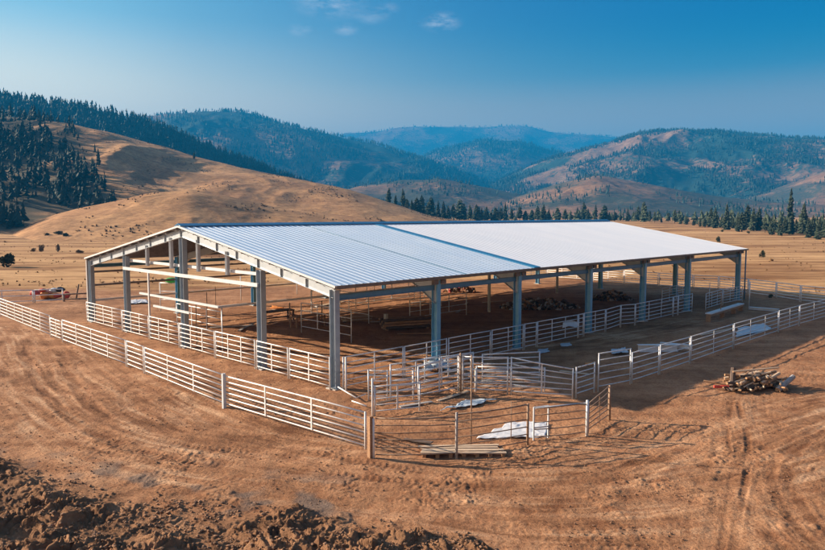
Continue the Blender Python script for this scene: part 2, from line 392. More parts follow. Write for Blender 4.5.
        wv = np.exp(-(best / hw) ** 4)
        sw = sd + .35 * perlin(arc / 7, sd * 0 + hw * 9, 200)
        n = .55 * perlin(arc / 6, sw / .8, 201) + .5 * perlin(arc / 4, sw / .32, 202) + .35 * perlin(arc / 2.2, sw / .14, 203)
        lug = np.clip(perlin(arc / 9, sw / 1.1, 205), 0, 1) * np.sin(arc * 2 * np.pi / .26 + np.abs(((sw / .5) % 1) - .5) * 7)      # faint lug prints
        patch = .6 + .4 * sstep(-.4, .35, fbm(x / 5, y / 5, 3, 207)); acc_s += wv * patch * (n * .68 + .10 * lug); wsum += wv
        z[sel] += wv * (.015 * perlin(arc / 5, sw / .3, 202) + .008 * perlin(arc / 3, sw / .12, 203) + .007 * lug)
    stv[sel] = np.clip(.5 + acc_s / np.maximum(1, wsum) , 0, 1)
    ra = np.interp(An, lot_a, lot_r, left=lot_r[0], right=lot_r[-1])
    gm = sstep(-2.5, 2.5, Rr - ra + 2.6 * fbm(X / 7, Y / 7, 4, 60)); gm = np.where(front, gm, sstep(70, 75, Rr))
    grey = sstep(.05, .5, fbm(X / 1.8 + 3, Y / 1.8, 3, 71)) * sstep(-3.5, -.5, s) * (1 - sstep(.0, 1.4, s)) * front * (An < R(-5))
    GROUND.update(az=az, rs=rs, z=z, bm=bm)
    V = np.stack([X, Y, z], -1).reshape(-1, 3)
    o = np_mesh('ground', V, grid_faces(len(rs), len(az)), M['ground'])
    at = o.data.color_attributes.new('mask', 'FLOAT_COLOR', 'POINT')
    at.data.foreach_set('color', np.stack([gm, bm, tm, grey * .8], -1).astype(np.float32).ravel())
    a2 = o.data.attributes.new('streak', 'FLOAT', 'POINT'); a2.data.foreach_set('value', stv.astype(np.float32).ravel())
    tag(o, 'brown dirt yard with heaped soil giving way to dry golden grass field', kind='structure')
build_ground()

# ------------------------------------------------------------------ hills
def in_poly(x, y, poly):
    ins = np.zeros(len(x), bool); n = len(poly)
    for i in range(n):
        x1, y1 = poly[i]; x2, y2 = poly[(i + 1) % n]
        if y1 == y2: continue
        c = ((y1 > y) != (y2 > y)) & (x < (x2 - x1) * (y - y1) / (y2 - y1) + x1); ins ^= c
    return ins
class Hill:
    def __init__(s, name, crest, Df, D, Db, amp, wl, mat, label, nz=0, steps=(200, 150), crest_n=.02):
        px = np.array([c[0] for c in crest], float); py = np.array([c[1] for c in crest], float)
        Dv = np.array(D, float) if isinstance(D, (list, tuple)) else np.full(len(px), float(D))
        # spline-like smoothing through dense interpolation
        xx = np.linspace(px[0], px[-1], 400)
        yy = np.interp(xx, px, py); dd = np.interp(xx, px, Dv)
        k = np.hanning(15); k /= k.sum()
        pad = lambda a: np.convolve(np.concatenate([np.full(7, a[0]), a, np.full(7, a[-1])]), k, 'valid')
        yy = pad(yy); dd = pad(dd)
        x = (xx - 412.5) / FPX; u = (275 - yy) / FPX
        dy = CP + u * SP; dzv = -SP + u * CP; h = np.hypot(x, dy)
        s.a = np.arctan2(x, dy); s.z = CAM_H + dd * dzv / h; s.D = dd
        s.Df, s.Db, s.amp, s.wl, s.nz, s.cn = Df, Db, amp, wl, nz, crest_n
        na, nr = steps
        da = s.a[-1] - s.a[0]
        az = np.linspace(s.a[0] - .03, s.a[-1] + .03, na); t = np.linspace(0, 1.7, nr)
        A, T = np.meshgrid(az, t)
        X, Y, Z = s.at(A, T)
        s.obj = np_mesh(name, np.stack([X, Y, Z], -1).reshape(-1, 3), grid_faces(nr, na), mat)
        tag(s.obj, label, kind='structure')
    def at(s, A, T):
        """point at azimuth A and T = 0 (front foot) .. 1 (crest) .. 1.7 (behind)"""
        D = np.interp(A, s.a, s.D); zc = np.interp(A, s.a, s.z)
        out = np.maximum(np.maximum(s.a[0] - A, A - s.a[-1]), 0)
        zc = zc - (zc + 10) * sstep(0, .03, out)
        r = np.where(T < 1, s.Df + (D - s.Df) * T, D + (s.Db - D) * (T - 1) / .7)
        X = np.sin(A) * r; Y = np.cos(A) * r
        base = ground_base(X, Y) - 3
        t = np.clip(T, 0, 1); p = .45 * t + .55 * t * t * (3 - 2 * t)
        p = np.where(T > 1, 1 - .55 * sstep(1, 1.75, T), p)
        z = base + (zc - base) * p
        win = np.where(T < 1, np.clip(t, 0, 1) ** .6 * (1 - t ** 3) + s.cn, .25)
        wx = X + s.wl * .14 * perlin(X / s.wl, Y / s.wl, s.nz + 3); wy = Y + s.wl * .14 * perlin(X / s.wl, Y / s.wl, s.nz + 4)
        n = .75 * ridged(wx / s.wl, wy / (s.wl * 1.6), 4, s.nz) - .55 + .5 * fbm(X / (s.wl * 2), Y / (s.wl * 2), 3, s.nz + 8)
        z = z + s.amp * np.clip(zc, 0, None) * win * n
        return X, Y, np.maximum(z, base - 4)

H = {}
H['spur'] = Hill('grass_hill', [(-260, 250), (-120, 246), (-40, 243), (0, 236), (20, 229), (40, 220), (60, 213), (90, 206), (120, 200), (150, 193), (190, 190), (230, 197), (280, 208), (330, 214), (380, 219)],
    225, 330, 480, .10, 46, M['gold_hill'], 'low golden grass spur at the foot of the left hills', 100, (360, 170))
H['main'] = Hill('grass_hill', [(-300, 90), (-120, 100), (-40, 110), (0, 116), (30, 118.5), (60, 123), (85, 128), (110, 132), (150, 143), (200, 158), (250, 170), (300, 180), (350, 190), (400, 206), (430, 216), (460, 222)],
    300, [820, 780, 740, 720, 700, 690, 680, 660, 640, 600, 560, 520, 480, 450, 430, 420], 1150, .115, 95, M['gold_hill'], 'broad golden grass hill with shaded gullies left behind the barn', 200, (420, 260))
def add_scrub_shade(h, poly):
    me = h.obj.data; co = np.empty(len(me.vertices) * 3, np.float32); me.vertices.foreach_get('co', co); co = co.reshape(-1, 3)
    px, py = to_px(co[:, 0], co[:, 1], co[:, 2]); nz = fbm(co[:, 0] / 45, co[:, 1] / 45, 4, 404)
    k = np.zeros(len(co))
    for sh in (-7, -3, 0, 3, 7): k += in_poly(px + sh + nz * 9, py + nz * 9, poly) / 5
    at = me.attributes.new('scrub_shade', 'FLOAT', 'POINT'); at.data.foreach_set('value', (k * sstep(-.75, -.1, nz + .15)).astype(np.float32))
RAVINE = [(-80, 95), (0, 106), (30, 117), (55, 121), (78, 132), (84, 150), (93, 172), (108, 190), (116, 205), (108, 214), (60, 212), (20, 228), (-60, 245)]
add_scrub_shade(H['main'], RAVINE)
H['ridge'] = Hill('wooded_hill', [(-300, 84), (-100, 92), (0, 101), (50, 108), (100, 115), (150, 127), (200, 149), (250, 167), (290, 184), (340, 202), (400, 213)],
    780, 1300, 1900, .06, 150, M['wood_hill'], 'long wooded ridge rising behind the golden hill', 300, (300, 150))
H['leftfar'] = Hill('mountain', [(60, 120), (100, 124), (140, 118), (165, 115), (200, 113), (240, 113), (270, 121), (300, 129), (330, 135), (380, 146), (420, 159), (460, 172), (500, 188), (540, 206)],
    1700, 3000, 4200, .13, 420, M['far_hill'], 'blue hazy mountain shoulder left of centre', 400, (300, 190))
H['dome'] = Hill('mountain', [(370, 185), (400, 168), (440, 150), (480, 141), (520, 142), (560, 153), (600, 168), (650, 190)],
    2900, 3900, 5000, .10, 500, M['far_hill'], 'rounded blue mountain in the centre of the valley', 500, (260, 150))
H['far'] = Hill('mountain', [(150, 150), (250, 142), (320, 139), (345, 133), (375, 132), (400, 127.5), (440, 126.5), (480, 127.5), (515, 126), (530, 126.5), (550, 132), (600, 136), (660, 141), (760, 150)],
    4800, 6400, 7800, .07, 800, M['far_hill'], 'palest blue mountain range on the skyline', 600, (300, 110))
H['right'] = Hill('mountain', [(470, 196), (500, 180), (530, 166), (560, 154), (600, 144), (640, 135), (680, 131.5), (720, 131.5), (760, 137), (825, 139), (900, 143), (1000, 150), (1150, 165)],
    1550, 2800, 4000, .17, 300, M['far_hill'], 'broad blue mountain with wooded gullies on the right', 700, (420, 260))
H['foot'] = Hill('foothill', [(470, 208), (520, 196), (560, 184), (600, 175), (640, 182), (680, 190), (720, 197), (770, 202), (825, 205), (900, 206), (1100, 208)],
    900, 1400, 1900, .14, 160, M['mid_hill'], 'tan foothill beyond the valley trees right of centre', 800, (360, 150))
H['rightknoll'] = Hill('foothill', [(690, 208), (740, 199), (770, 190), (800, 180), (825, 171), (870, 163), (950, 160), (1100, 165)],
    1450, 1900, 2400, .12, 200, M['mid_hill'], 'tan foothill rising at the right edge', 900, (240, 120))
H['knoll'] = Hill('foothill', [(290, 200), (330, 194), (360, 186), (400, 181), (440, 179), (470, 185), (520, 194), (560, 207)],
    1000, 1500, 2000, .14, 160, M['mid_hill'], 'scrubby brown foothill beyond the centre of the roof ridge', 950, (280, 130))

# ------------------------------------------------------------------ trees
def crown_mesh(seed, levels=22, per=7, slim=.2, top=.06, base=.1, round_=1.0):
    """conifer of unit height: whorls of drooping ragged boughs"""
    rnd = random.Random(seed); V = []; F = []
    lean = (rnd.uniform(-.02, .02), rnd.uniform(-.02, .02))
    lob = [rnd.uniform(.7, 1.2) for _ in range(5)]
    for i in range(levels):
        t = i / (levels - 1)
        z = base + (1 - base) * t
        prof = (1 - t) ** (.75 * round_) * min(1, .55 + 2.2 * t)
        for k in range(per):
            an = rnd.uniform(0, 2 * math.pi)
            ln = slim * prof * rnd.uniform(.55, 1.2) * lob[int(an / (2 * math.pi) * 5) % 5] + .012
            w = ln * rnd.uniform(.35, .6) + .008
            dr = -ln * rnd.uniform(.05, .55); zz = z + rnd.uniform(-.02, .02)
            c, s = math.cos(an), math.sin(an); cx, cy = lean[0] * t, lean[1] * t
            o = len(V)
            def q(u, v, h): V.append((cx + c * u - s * v, cy + s * u + c * v, zz + h))
            q(0, 0, .018); q(ln * .55, w * .6, dr * .45 - .012); q(ln, 0, dr + .01); q(ln * .55, -w * .6, dr * .45 - .012); q(ln * .5, 0, dr * .3 + .03); q(ln * .45, 0, dr * .5 - .05)
            F += [(o, o + 1, o + 4), (o + 1, o + 2, o + 4), (o + 2, o + 3, o + 4), (o + 3, o, o + 4), (o, o + 5, o + 2)]
    V += [(lean[0], lean[1], 1.03), (lean[0] + .012, lean[1], .93), (lean[0] - .012, lean[1], .93)]; F.append((len(V) - 3, len(V) - 2, len(V) - 1))
    return V, F
CROWNS = []
for i, (lv, per, sl, ba, ro) in enumerate([(24, 8, .22, .08, 1.0), (26, 8, .17, .06, 1.1), (20, 9, .27, .14, .75), (22, 8, .20, .16, .85), (24, 9, .30, .08, .8), (18, 8, .24, .24, .7), (28, 8, .13, .05, 1.0)]):
    v, f = crown_mesh(40 + i, lv, per, sl, base=ba, round_=ro)
    me = bpy.data.meshes.new('crown'); me.from_pydata(v, [], f); me.materials.append(M['needles']); CROWNS.append(me)
mb = MB(); mb.tube([(0, 0, -.03), (.004, 0, .3), (0, .004, .6), (0, 0, .9)], .022, 7, .004)
TRUNK = bpy.data.meshes.new('trunk'); TRUNK.from_pydata(mb.v, [], mb.f); TRUNK.materials.append(M['bark'])
def tree(loc, h, kind, label, group, name='conifer_tree', wide=1.0):
    t = empty(name, loc, random.uniform(0, 6.28), label, 'tree', group)
    t.scale = (h * wide, h * wide, h)
    for nm, me in (('crown', CROWNS[kind]), ('trunk', TRUNK)):
        o = bpy.data.objects.new(nm, me); col.objects.link(o); o.parent = t
    return t
def ground_z(x, y): return float(ground_base(np.array([x]), np.array([y]))[0])

ROW = [(389.5, 188), (396, 195), (403, 189), (407, 199), (411.5, 200), (417, 198), (421.5, 196), (427, 205), (431, 198), (438, 201), (443.5, 202), (448, 206), (453, 204), (459, 200), (464, 204), (470, 205), (476, 205), (481, 208), (486, 207),
       (491, 210), (495, 208), (500, 208), (504.5, 203), (511, 209), (519, 207), (525, 211), (531, 210), (537, 206.5), (543, 205), (548, 209), (556, 208), (564, 209.5), (570, 214), (576, 208), (582.5, 203), (587, 209), (594.5, 205.5), (602.5, 205.5), (608, 212), (613, 212),
       (619, 214), (626, 208.5), (632, 212), (637, 207), (642, 203), (648, 211), (653, 212), (660, 217), (667, 213), (673, 210), (679, 218), (685, 216), (692, 219), (698, 218), (703, 217), (708.5, 209), (713.5, 209), (720, 216), (725, 206), (731, 218), (736, 217), (740, 213), (744.5, 206.5),
       (751, 209), (757, 209.5), (763, 217), (769, 218), (773, 219), (778, 217), (783, 218), (789, 216), (794, 219), (800.5, 205.5), (806, 218), (811, 216), (817, 218), (822, 221), (829, 215), (836, 209)]
row_n = len(ROW)
def row_place(px, i):
    """how one would find this tree in the row"""
    if px < 408: return 'on the golden hill shoulder above the roof'
    if px < 620: return 'behind the barn roof ridge'
    if px < 700: return 'beyond the sloping right edge of the roof'
    return 'at the far side of the field right of the barn'
secs = {}
for px, ty in ROW: secs.setdefault(row_place(px, 0), []).append(px)
SIZE = {}
for i, (px, ty) in enumerate(ROW):
    d = float(np.interp(px, [380, 410, 440, 620, 680, 720, 825, 860], [440, 450, 520, 520, 420, 350, 285, 280])) + random.uniform(-14, 22)
    kind = random.choice([0, 0, 2, 3, 4, 1, 5])
    if px in (708.5, 713.5, 811, 504.5): kind = 1
    a = float(az_of(px)); x, y = math.sin(a) * d, math.cos(a) * d
    z = ground_z(x, y) - .2
    if px < 412:
        A = np.array([a]); best = None
        T = np.linspace(.3, 1.1, 60); X, Y, Z = H['main'].at(np.full(60, a), T); k = int(np.argmax((Z - CAM_H) / np.hypot(X, Y)))
        x, y, z = float(X[k]), float(Y[k]), float(Z[k]) - .3; d = math.hypot(x, y)
    u = (275 - ty) / FPX; dz = (-SP + u * CP) / (CP + u * SP)
    h = max(4, (CAM_H + dz * math.hypot(x, y) - z) * 1.02)
    place = row_place(px, i); sec = secs[place]; k = sec.index(px)
    nl, nr = k, len(sec) - 1 - k
    o = (ORD[nl] if nl <= nr else ORD[nr]) + (' from the left' if nl <= nr else ' from the right')
    size = 'tall' if ty < 206.6 and px >= 412 else 'short' if ty > 214 else 'medium'
    form = {0: 'pointed', 1: 'slender', 2: 'broad', 3: 'bare-stemmed', 4: 'bushy', 5: 'round-topped'}[kind]
    tree((x, y, z), h, kind, f'{size} {form} conifer {place}, {o}'.replace('at the far side of the field right of the barn', 'across the field beyond the barn').replace('beyond the sloping right edge of the roof', 'beyond the sloping roof end'), 'conifers in the row across the valley', wide=random.uniform(1.05, 1.9))
# lone conifers on the golden hill and behind the row
def on_hill(h, px, py):
    a = float(az_of(px)); T = np.linspace(.02, 1.02, 300); X, Y, Z = h.at(np.full(300, a), T)
    P2 = to_px(X, Y, Z)[1]; k = int(np.argmin(np.abs(P2 - py)))
    return float(X[k]), float(Y[k]), float(Z[k]) - .3
for px, by, hp, kd, lb in [(102.5, 165, 15, 0, 'dark pointed conifer alone on the upper golden hill, the larger of the pair'), (99.5, 152, 8, 1, 'dark conifer on the golden hill just above the larger lone one'),
                           (197, 158.5, 6.5, 2, 'small dark conifer on the skyline of the golden hill'), (92, 213, 14, 1, 'tall dark conifer where the ravine wood meets the grass spur'),
                           (83, 160, 9, 0, 'conifer at the edge of the ravine wood left of the lone pair')]:
    p = on_hill(H['main'], px, by); tree(p, max(4, hp * math.hypot(p[0], p[1]) / FPX), kd, lb, 'lone conifers on the golden hill')
a = float(az_of(787)); tree((math.sin(a) * 330, math.cos(a) * 330, ground_z(math.sin(a) * 330, math.cos(a) * 330)), 17.5, 6, 'tallest and slimmest conifer rising above the valley trees at the right', 'conifers in the row across the valley')

def tiny_conifer(seed, tiers=3, n=6):
    rnd = random.Random(seed); V = []; F = []; W = rnd.uniform(.75, 1.35); thin = rnd.uniform(.0, .25)
    for t in range(tiers):
        f = t / tiers; z0 = .06 + thin + (.86 - thin) * f + rnd.uniform(-.04, .04); z1 = min(1.0, z0 + (1.35 - .4 * f) / tiers); r = .20 * W * (1 - f) ** .8 * rnd.uniform(.7, 1.2); o = len(V)
        ox, oy = rnd.uniform(-.03, .03), rnd.uniform(-.03, .03)
        for k in range(n):
            an = 2 * math.pi * (k + rnd.uniform(-.4, .4)) / n; q = r * rnd.uniform(.4, 1.35)
            V.append((ox + math.cos(an) * q, oy + math.sin(an) * q, z0 + rnd.uniform(-.07, .05)))
        V.append((ox + rnd.uniform(-.02, .02), oy + rnd.uniform(-.02, .02), z1 if t < tiers - 1 else 1.0))
        for k in range(n): F.append((o + k, o + (k + 1) % n, o + n))
    V += [(.012, 0, -.05), (-.012, .01, -.05), (0, 0, .5)]; F.append((len(V) - 3, len(V) - 2, len(V) - 1))
    return np.array(V), np.array(F)
def forest(hills, n, poly, hmin, hmax, label, dens_wl, thr, seed, tiers=3, nn=6, tmin=.05, name='conifer_forest'):
    rng = np.random.default_rng(seed); VV = []; FF = []; off = 0
    tm = [tiny_conifer(seed + i, tiers, nn) for i in range(9)]
    for h in hills:
        a = rng.uniform(h.a[0], h.a[-1], n); T = rng.uniform(tmin, 1.06, n)
        X, Y, Z = h.at(a, T); px, py = to_px(X, Y, Z)
        ok = (px > -60) & (px < 890) & (fbm(X / dens_wl, Y / dens_wl, 3, seed) + rng.uniform(-.25, .25, n) > thr)
        if poly is not None: ok &= in_poly(px, py, poly)
        X, Y, Z = X[ok], Y[ok], Z[ok]; m = len(X); hh = hmin + (hmax - hmin) * rng.uniform(0, 1, m) ** 1.6; w = rng.choice(9, m); rot = rng.uniform(0, 6.28, m)
        for k in range(9):
            s = np.where(w == k)[0]
            if not len(s): continue
            V, F = tm[k]; c, sn = np.cos(rot[s]), np.sin(rot[s]); hs = hh[s]; wd = hs * rng.uniform(.75, 1.25, len(s))
            P = np.stack([(V[None, :, 0] * c[:, None] - V[None, :, 1] * sn[:, None]) * wd[:, None] + X[s][:, None],
                          (V[None, :, 0] * sn[:, None] + V[None, :, 1] * c[:, None]) * wd[:, None] + Y[s][:, None],
                          V[None, :, 2] * hs[:, None] + Z[s][:, None] - .3], -1)
            FF.append((F[None] + (np.arange(len(s)) * len(V))[:, None, None] + off).reshape(-1, 3)); VV.append(P.reshape(-1, 3)); off += len(V) * len(s)
    o = np_mesh(name, np.concatenate(VV), np.concatenate(FF), M['forest'], smooth=False)
    return tag(o, label, 'forest', kind='stuff')
forest([H['main']], 11000, RAVINE, 2.5, 13, 'dark conifer wood filling the ravine left of the golden hill', 38, .04, 901, 6, 7)
forest([H['ridge']], 12000, None, 8, 24, 'dense conifer forest along the ridge behind the golden hill', 150, -.42, 902, 5, 6, tmin=.15)
forest([H['leftfar']], 9000, None, 12, 22, 'hazy conifer forest on the blue mountain left of centre', 300, -.25, 903, 2, 5)
forest([H['dome'], H['far']], 6000, None, 14, 26, 'hazy conifer forest on the central far mountains', 400, -.2, 904, 2, 5)
forest([H['right']], 32000, None, 8, 17, 'conifer forest patches in the gullies of the right mountain', 190, .05, 905, 2, 5)
forest([H['foot'], H['rightknoll'], H['knoll']], 2600, None, 5, 12, 'scattered conifers over the tan foothills', 130, .22, 906, 3, 6)

def scatter(pos, hs, tmpl, mat, name, label, cat, wd=(.8, 1.3)):
    rng = np.random.default_rng(len(pos)); VV = []; FF = []; off = 0
    for (x, y, z), h in zip(pos, hs):
        V, F = tmpl[int(rng.integers(len(tmpl)))]; a = rng.uniform(0, 6.28); c, s_ = math.cos(a), math.sin(a); w = h * rng.uniform(*wd)
        VV.append(np.stack([(V[:, 0] * c - V[:, 1] * s_) * w + x, (V[:, 0] * s_ + V[:, 1] * c) * w + y, V[:, 2] * h + z], -1)); FF.append(F + off); off += len(V)
    return tag(np_mesh(name, np.concatenate(VV), np.concatenate(FF), mat, False), label, cat, kind='stuff')
rng = np.random.default_rng(77); pos = []; hs = []
for k in range(420):
    px = rng.uniform(405, 850); d = float(np.interp(px, [400, 440, 620, 680, 720, 825, 860], [500, 530, 530, 440, 370, 300, 295])) + rng.uniform(-5, 110)
    a = float(az_of(px)); x, y = math.sin(a) * d, math.cos(a) * d; pos.append((x, y, ground_z(x, y) - .2)); hs.append(rng.uniform(2.5, 8) * (1.0 if rng.uniform() < .6 else .5))
scatter(pos, hs, [tiny_conifer(700 + i, 4, 8) for i in range(6)], M['needles'], 'undergrowth', 'low scrubby conifers filling in between the valley trees', 'undergrowth', (1.0, 1.9))
def tuft(seed):
    rnd = random.Random(seed); V = []; F = []
    for k in range(9):
        a = rnd.uniform(0, 6.28); r = rnd.uniform(.1, .5); w = rnd.uniform(.1, .25); o = len(V)
        V += [(math.cos(a) * r * .3 - math.sin(a) * w, math.sin(a) * r * .3 + math.cos(a) * w, 0), (math.cos(a) * r * .3 + math.sin(a) * w, math.sin(a) * r * .3 - math.cos(a) * w, 0), (math.cos(a) * r, math.sin(a) * r, rnd.uniform(.5, 1))]; F.append((o, o + 1, o + 2))
    return np.array(V), np.array(F)
pos = []; hs = []                                     # low brush on the two grass hills
for h, n in ((H['main'], 9000), (H['spur'], 3500)):
    a = rng.uniform(h.a[0], h.a[-1], n); T = rng.uniform(.03, 1.02, n); X, Y, Z = h.at(a, T); px, py = to_px(X, Y, Z)
    dn = fbm(X / 40, Y / 40, 4, 610) + .6 * fbm(X / 9, Y / 9, 2, 611) + rng.uniform(-.25, .25, n)
    ok = (px > -60) & (px < 480) & (dn > .42)
    for x, y, z, e in zip(X[ok], Y[ok], Z[ok], dn[ok]): pos.append((x, y, z - .1)); hs.append(rng.uniform(.3, .9) + 1.1 * max(0, e - .6) * rng.uniform())
scatter(pos, hs, [tuft(50 + i) for i in range(6)], M['shrub_dry'], 'hill_brush', 'low dry brush speckled over the golden grass hills', 'brush', (.9, 2.0))
pos = []; hs = []
for k in range(6000):
    px = rng.uniform(-40, 870); d = 84 * (470 / 84) ** rng.uniform() ; a = float(az_of(px)); x, y = math.sin(a) * d, math.cos(a) * d
    if d < np.interp(a, lot_a, lot_r) + 3: continue
    if float(fbm(np.array([x / 30]), np.array([y / 12]), 2, 300)[0]) + rng.uniform(-.4, .4) < .12: continue
    pos.append((x, y, ground_z(x, y) - .05)); hs.append(rng.uniform(.12, .38) * (2.2 if rng.uniform() < .02 else 1))
scatter(pos, hs, [tuft(i) for i in range(6)], M['weed'], 'grass_tufts', 'dry weed tufts dotted over the golden field', 'grass', (.9, 1.8))

# ------------------------------------------------------------------ shrubs
def bush_mesh(seed, n=420, r=.5, flat=.9, leaf=.09):
    rnd = random.Random(seed); mb = MB(); cl = []
    for i in range(9):
        an = rnd.uniform(0, 6.28); q = rnd.uniform(.1, .32)
        cl.append((math.cos(an) * q, math.sin(an) * q, rnd.uniform(.25, .75) * flat, rnd.uniform(.16, .3)))
    for i in range(n):
        cx, cy, cz, cr = rnd.choice(cl)
        d = Vector((rnd.gauss(0, 1), rnd.gauss(0, 1), rnd.gauss(0, 1))).normalized() * cr * rnd.uniform(.5, 1.08)
        p = Vector((cx, cy, max(.03, cz))) + d
        if p.z < .02: p.z = .02 + rnd.random() * .1
        a = Vector((rnd.gauss(0, 1), rnd.gauss(0, 1), rnd.gauss(0, 1))).normalized(); b2 = a.orthogonal().normalized(); s = leaf * rnd.uniform(.6, 1.3)
        mb.add([p + a * s, p + b2 * s * .6, p - a * s, p - b2 * s * .6], [(0, 1, 2, 3)])
    return mb
def bush(px, py, wpx, hpx, label, mat, seed, cat='shrub', name='shrub', hill=None, group=None):
    if hill: x, y, z = on_hill(hill, px, py)
    else:
        p = g(px, py); x, y = p.x, p.y; z = ground_z(x, y)
    d = math.hypot(x, y); t = empty(name, (x, y, z), 0, label, cat, group)
    w = wpx * d / FPX; h = hpx * d / FPX
    o = bush_mesh(seed).build('foliage', mat, t); o.scale = (w, w, h)
    s = MB(); s.tube([(0, 0, -.05 * h), (0, 0, .5 * h)], .03 * h, 6, .012 * h)
    for k in range(4):
        an = k * 1.6 + seed; s.tube([(0, 0, .15 * h), (math.cos(an) * w * .25, math.sin(an) * w * .25, .6 * h)], .02 * h, 5, .008 * h)
    s.build('stem', M['bark'], t)
bush(9, 267, 15, 13, 'round dark green bush alone in the dry field at the left edge', M['shrub'], 3)
for i, (px, py, w, h, lb) in enumerate([(60, 234, 9, 4, 'flat dark shrub on the grass spur, largest of the cluster'), (67, 236, 6, 4, 'dark shrub just right of the largest one on the spur'), (49, 235, 5, 3, 'small dark shrub left of the cluster on the spur'),
        (24, 244, 5, 2.5, 'small low shrub on the lower spur near the left edge')]):
    bush(px, py, w, h, lb, M['shrub'], 20 + i, hill=H['spur'], group='shrubs on the grass spur')
for i, (px, py, w, h, lb) in enumerate([(42, 252, 5, 7, 'upright dead bush in the left field beside a dark drain'), (58, 252, 4, 8, 'curved dead bush in the left field nearest the barn'), (33, 252, 5, 4, 'low dead bush left of the upright one'), (80, 254, 7, 4, 'low dry bush left of the barn eave')]):
    bush(px, py, w, h, lb, M['shrub_dry'], 30 + i, group='dead bushes in the left field')
for i, (px, py, w, h, lb) in enumerate([(762, 258, 6, 8, 'lone dark shrub in the golden field right of the barn'), (718, 242, 5, 7, 'dark shrub in the golden field nearest the roof corner'), (722, 235, 3, 3, 'tiny shrub behind the one nearest the roof corner'), (748, 236, 3, 3, 'tiny shrub in the field below the valley trees'),
        (771, 298, 5, 4, 'dark weed clump at the foot of the far white fence')]):
    bush(px, py, w, h, lb, M['shrub'], 40 + i, group='shrubs in the right field')

# ------------------------------------------------------------------ barn
W, L, HE, HR, OV = 30.48, 51.2, 5.10, 7.79, .45
CX, CY, BYAW = -3.78, 34.09, R(90 - 45.06)
BU = Vector((math.cos(BYAW), math.sin(BYAW), 0)); BV = Vector((-math.sin(BYAW), math.cos(BYAW), 0))
def bw(u, v, z=0.0): return Vector((CX, CY, 0)) + BU * u + BV * v + Vector((0, 0, z))
def to_b(p): q = p - Vector((CX, CY, 0)); return q.dot(BU), q.dot(BV)
def roof_z(y):
    y = min(y, W - y); return HE + (HR - HE) * (y + OV) / (W / 2 + OV)
barn = empty('open_barn', (CX, CY, 0), BYAW, 'large open-sided steel barn under a ribbed white metal roof', 'barn')
FR = [0, 7.2, 14.7, 23.2, 31.3, 39.5, 51.0]
def column(x, y, z1, d=.42, fw=.30, mat='column_sky_tint', nm='column'):
    m = MB(); t = .022
    m.box(x - .01, x + .01, y - d / 2 + t, y + d / 2 - t, -.1, z1)
    m.box(x - fw / 2, x + fw / 2, y - d / 2, y - d / 2 + t, -.1, z1); m.box(x - fw / 2, x + fw / 2, y + d / 2 - t, y + d / 2, -.1, z1)
    o = m.build(nm, M[mat], barn)
    f = MB(); f.box(x - .3, x + .3, y - .36, y + .36, -.25, .06); fo = f.build('footing', M['concrete'], o)
    p = MB(); p.box(x - .2, x + .2, y - .27, y + .27, .062, .085)
    for sx in (-1, 1):
        for sy in (-1, 1): p.tube([(x + sx * .16, y + sy * .24, .08), (x + sx * .16, y + sy * .24, .13)], .014, 6)
    p.build('base_plate', M[mat], o)
    return o
def rafter(x):
    m = MB(); n = 20; t = .012; top = []; bot = []
    for i in range(n + 1):
        y = W / 2 * i / n; zt = roof_z(y) - .24; dep = .50 + .85 * max(0, 1 - y / 2.0) if x > 0 else .44
        top.append((y, zt)); bot.append((y, zt - dep))
    tl = top + [(W - y, z) for y, z in reversed(top[:-1])]; bl = bot + [(W - y, z) for y, z in reversed(bot[:-1])]
    for i in range(len(tl) - 1):
        a, b2, c2, d = tl[i], tl[i + 1], bl[i + 1], bl[i]
        m.prism([d, c2, b2, a], 'x', x - t, x + t)
        for (p, q, s) in ((a, b2, 1), (d, c2, -1)): m.bar((x, p[0], p[1] + s * .011), (x, q[0], q[1] + s * .011), .22, .02)
    for y in [2.2 * k for k in range(1, 14)]:
        m.box(x - .1, x + .1, y - .006, y + .006, roof_z(y) - .24 - .5, roof_z(y) - .25)
    return m.build('rafter', M['rafter_steel'], barn)
for i, x in enumerate(FR):
    rafter(x)
    for y in (.0, W): column(x, y, roof_z(y) - .3, mat='gable_steel' if i == 0 else 'column_sky_tint')
GY = [to_b(g(122, 326))[1], to_b(g(182, 345))[1], to_b(g(264, 369))[1]]
GY = [23.9, W / 2, 6.4]
for y in GY:
    column(0, y, roof_z(y) - .8, .46, .32, 'gable_steel')
    column(51.0, y, roof_z(y) - .8)
for px, py in ((489, 312), (557, 293)):
    u, v = to_b(g(px, py)); m = MB(); m.tube([(u, v, -.1), (u, v, roof_z(v) - .5)], .14, 12); m.build('interior_post', M['steel'], barn, True)
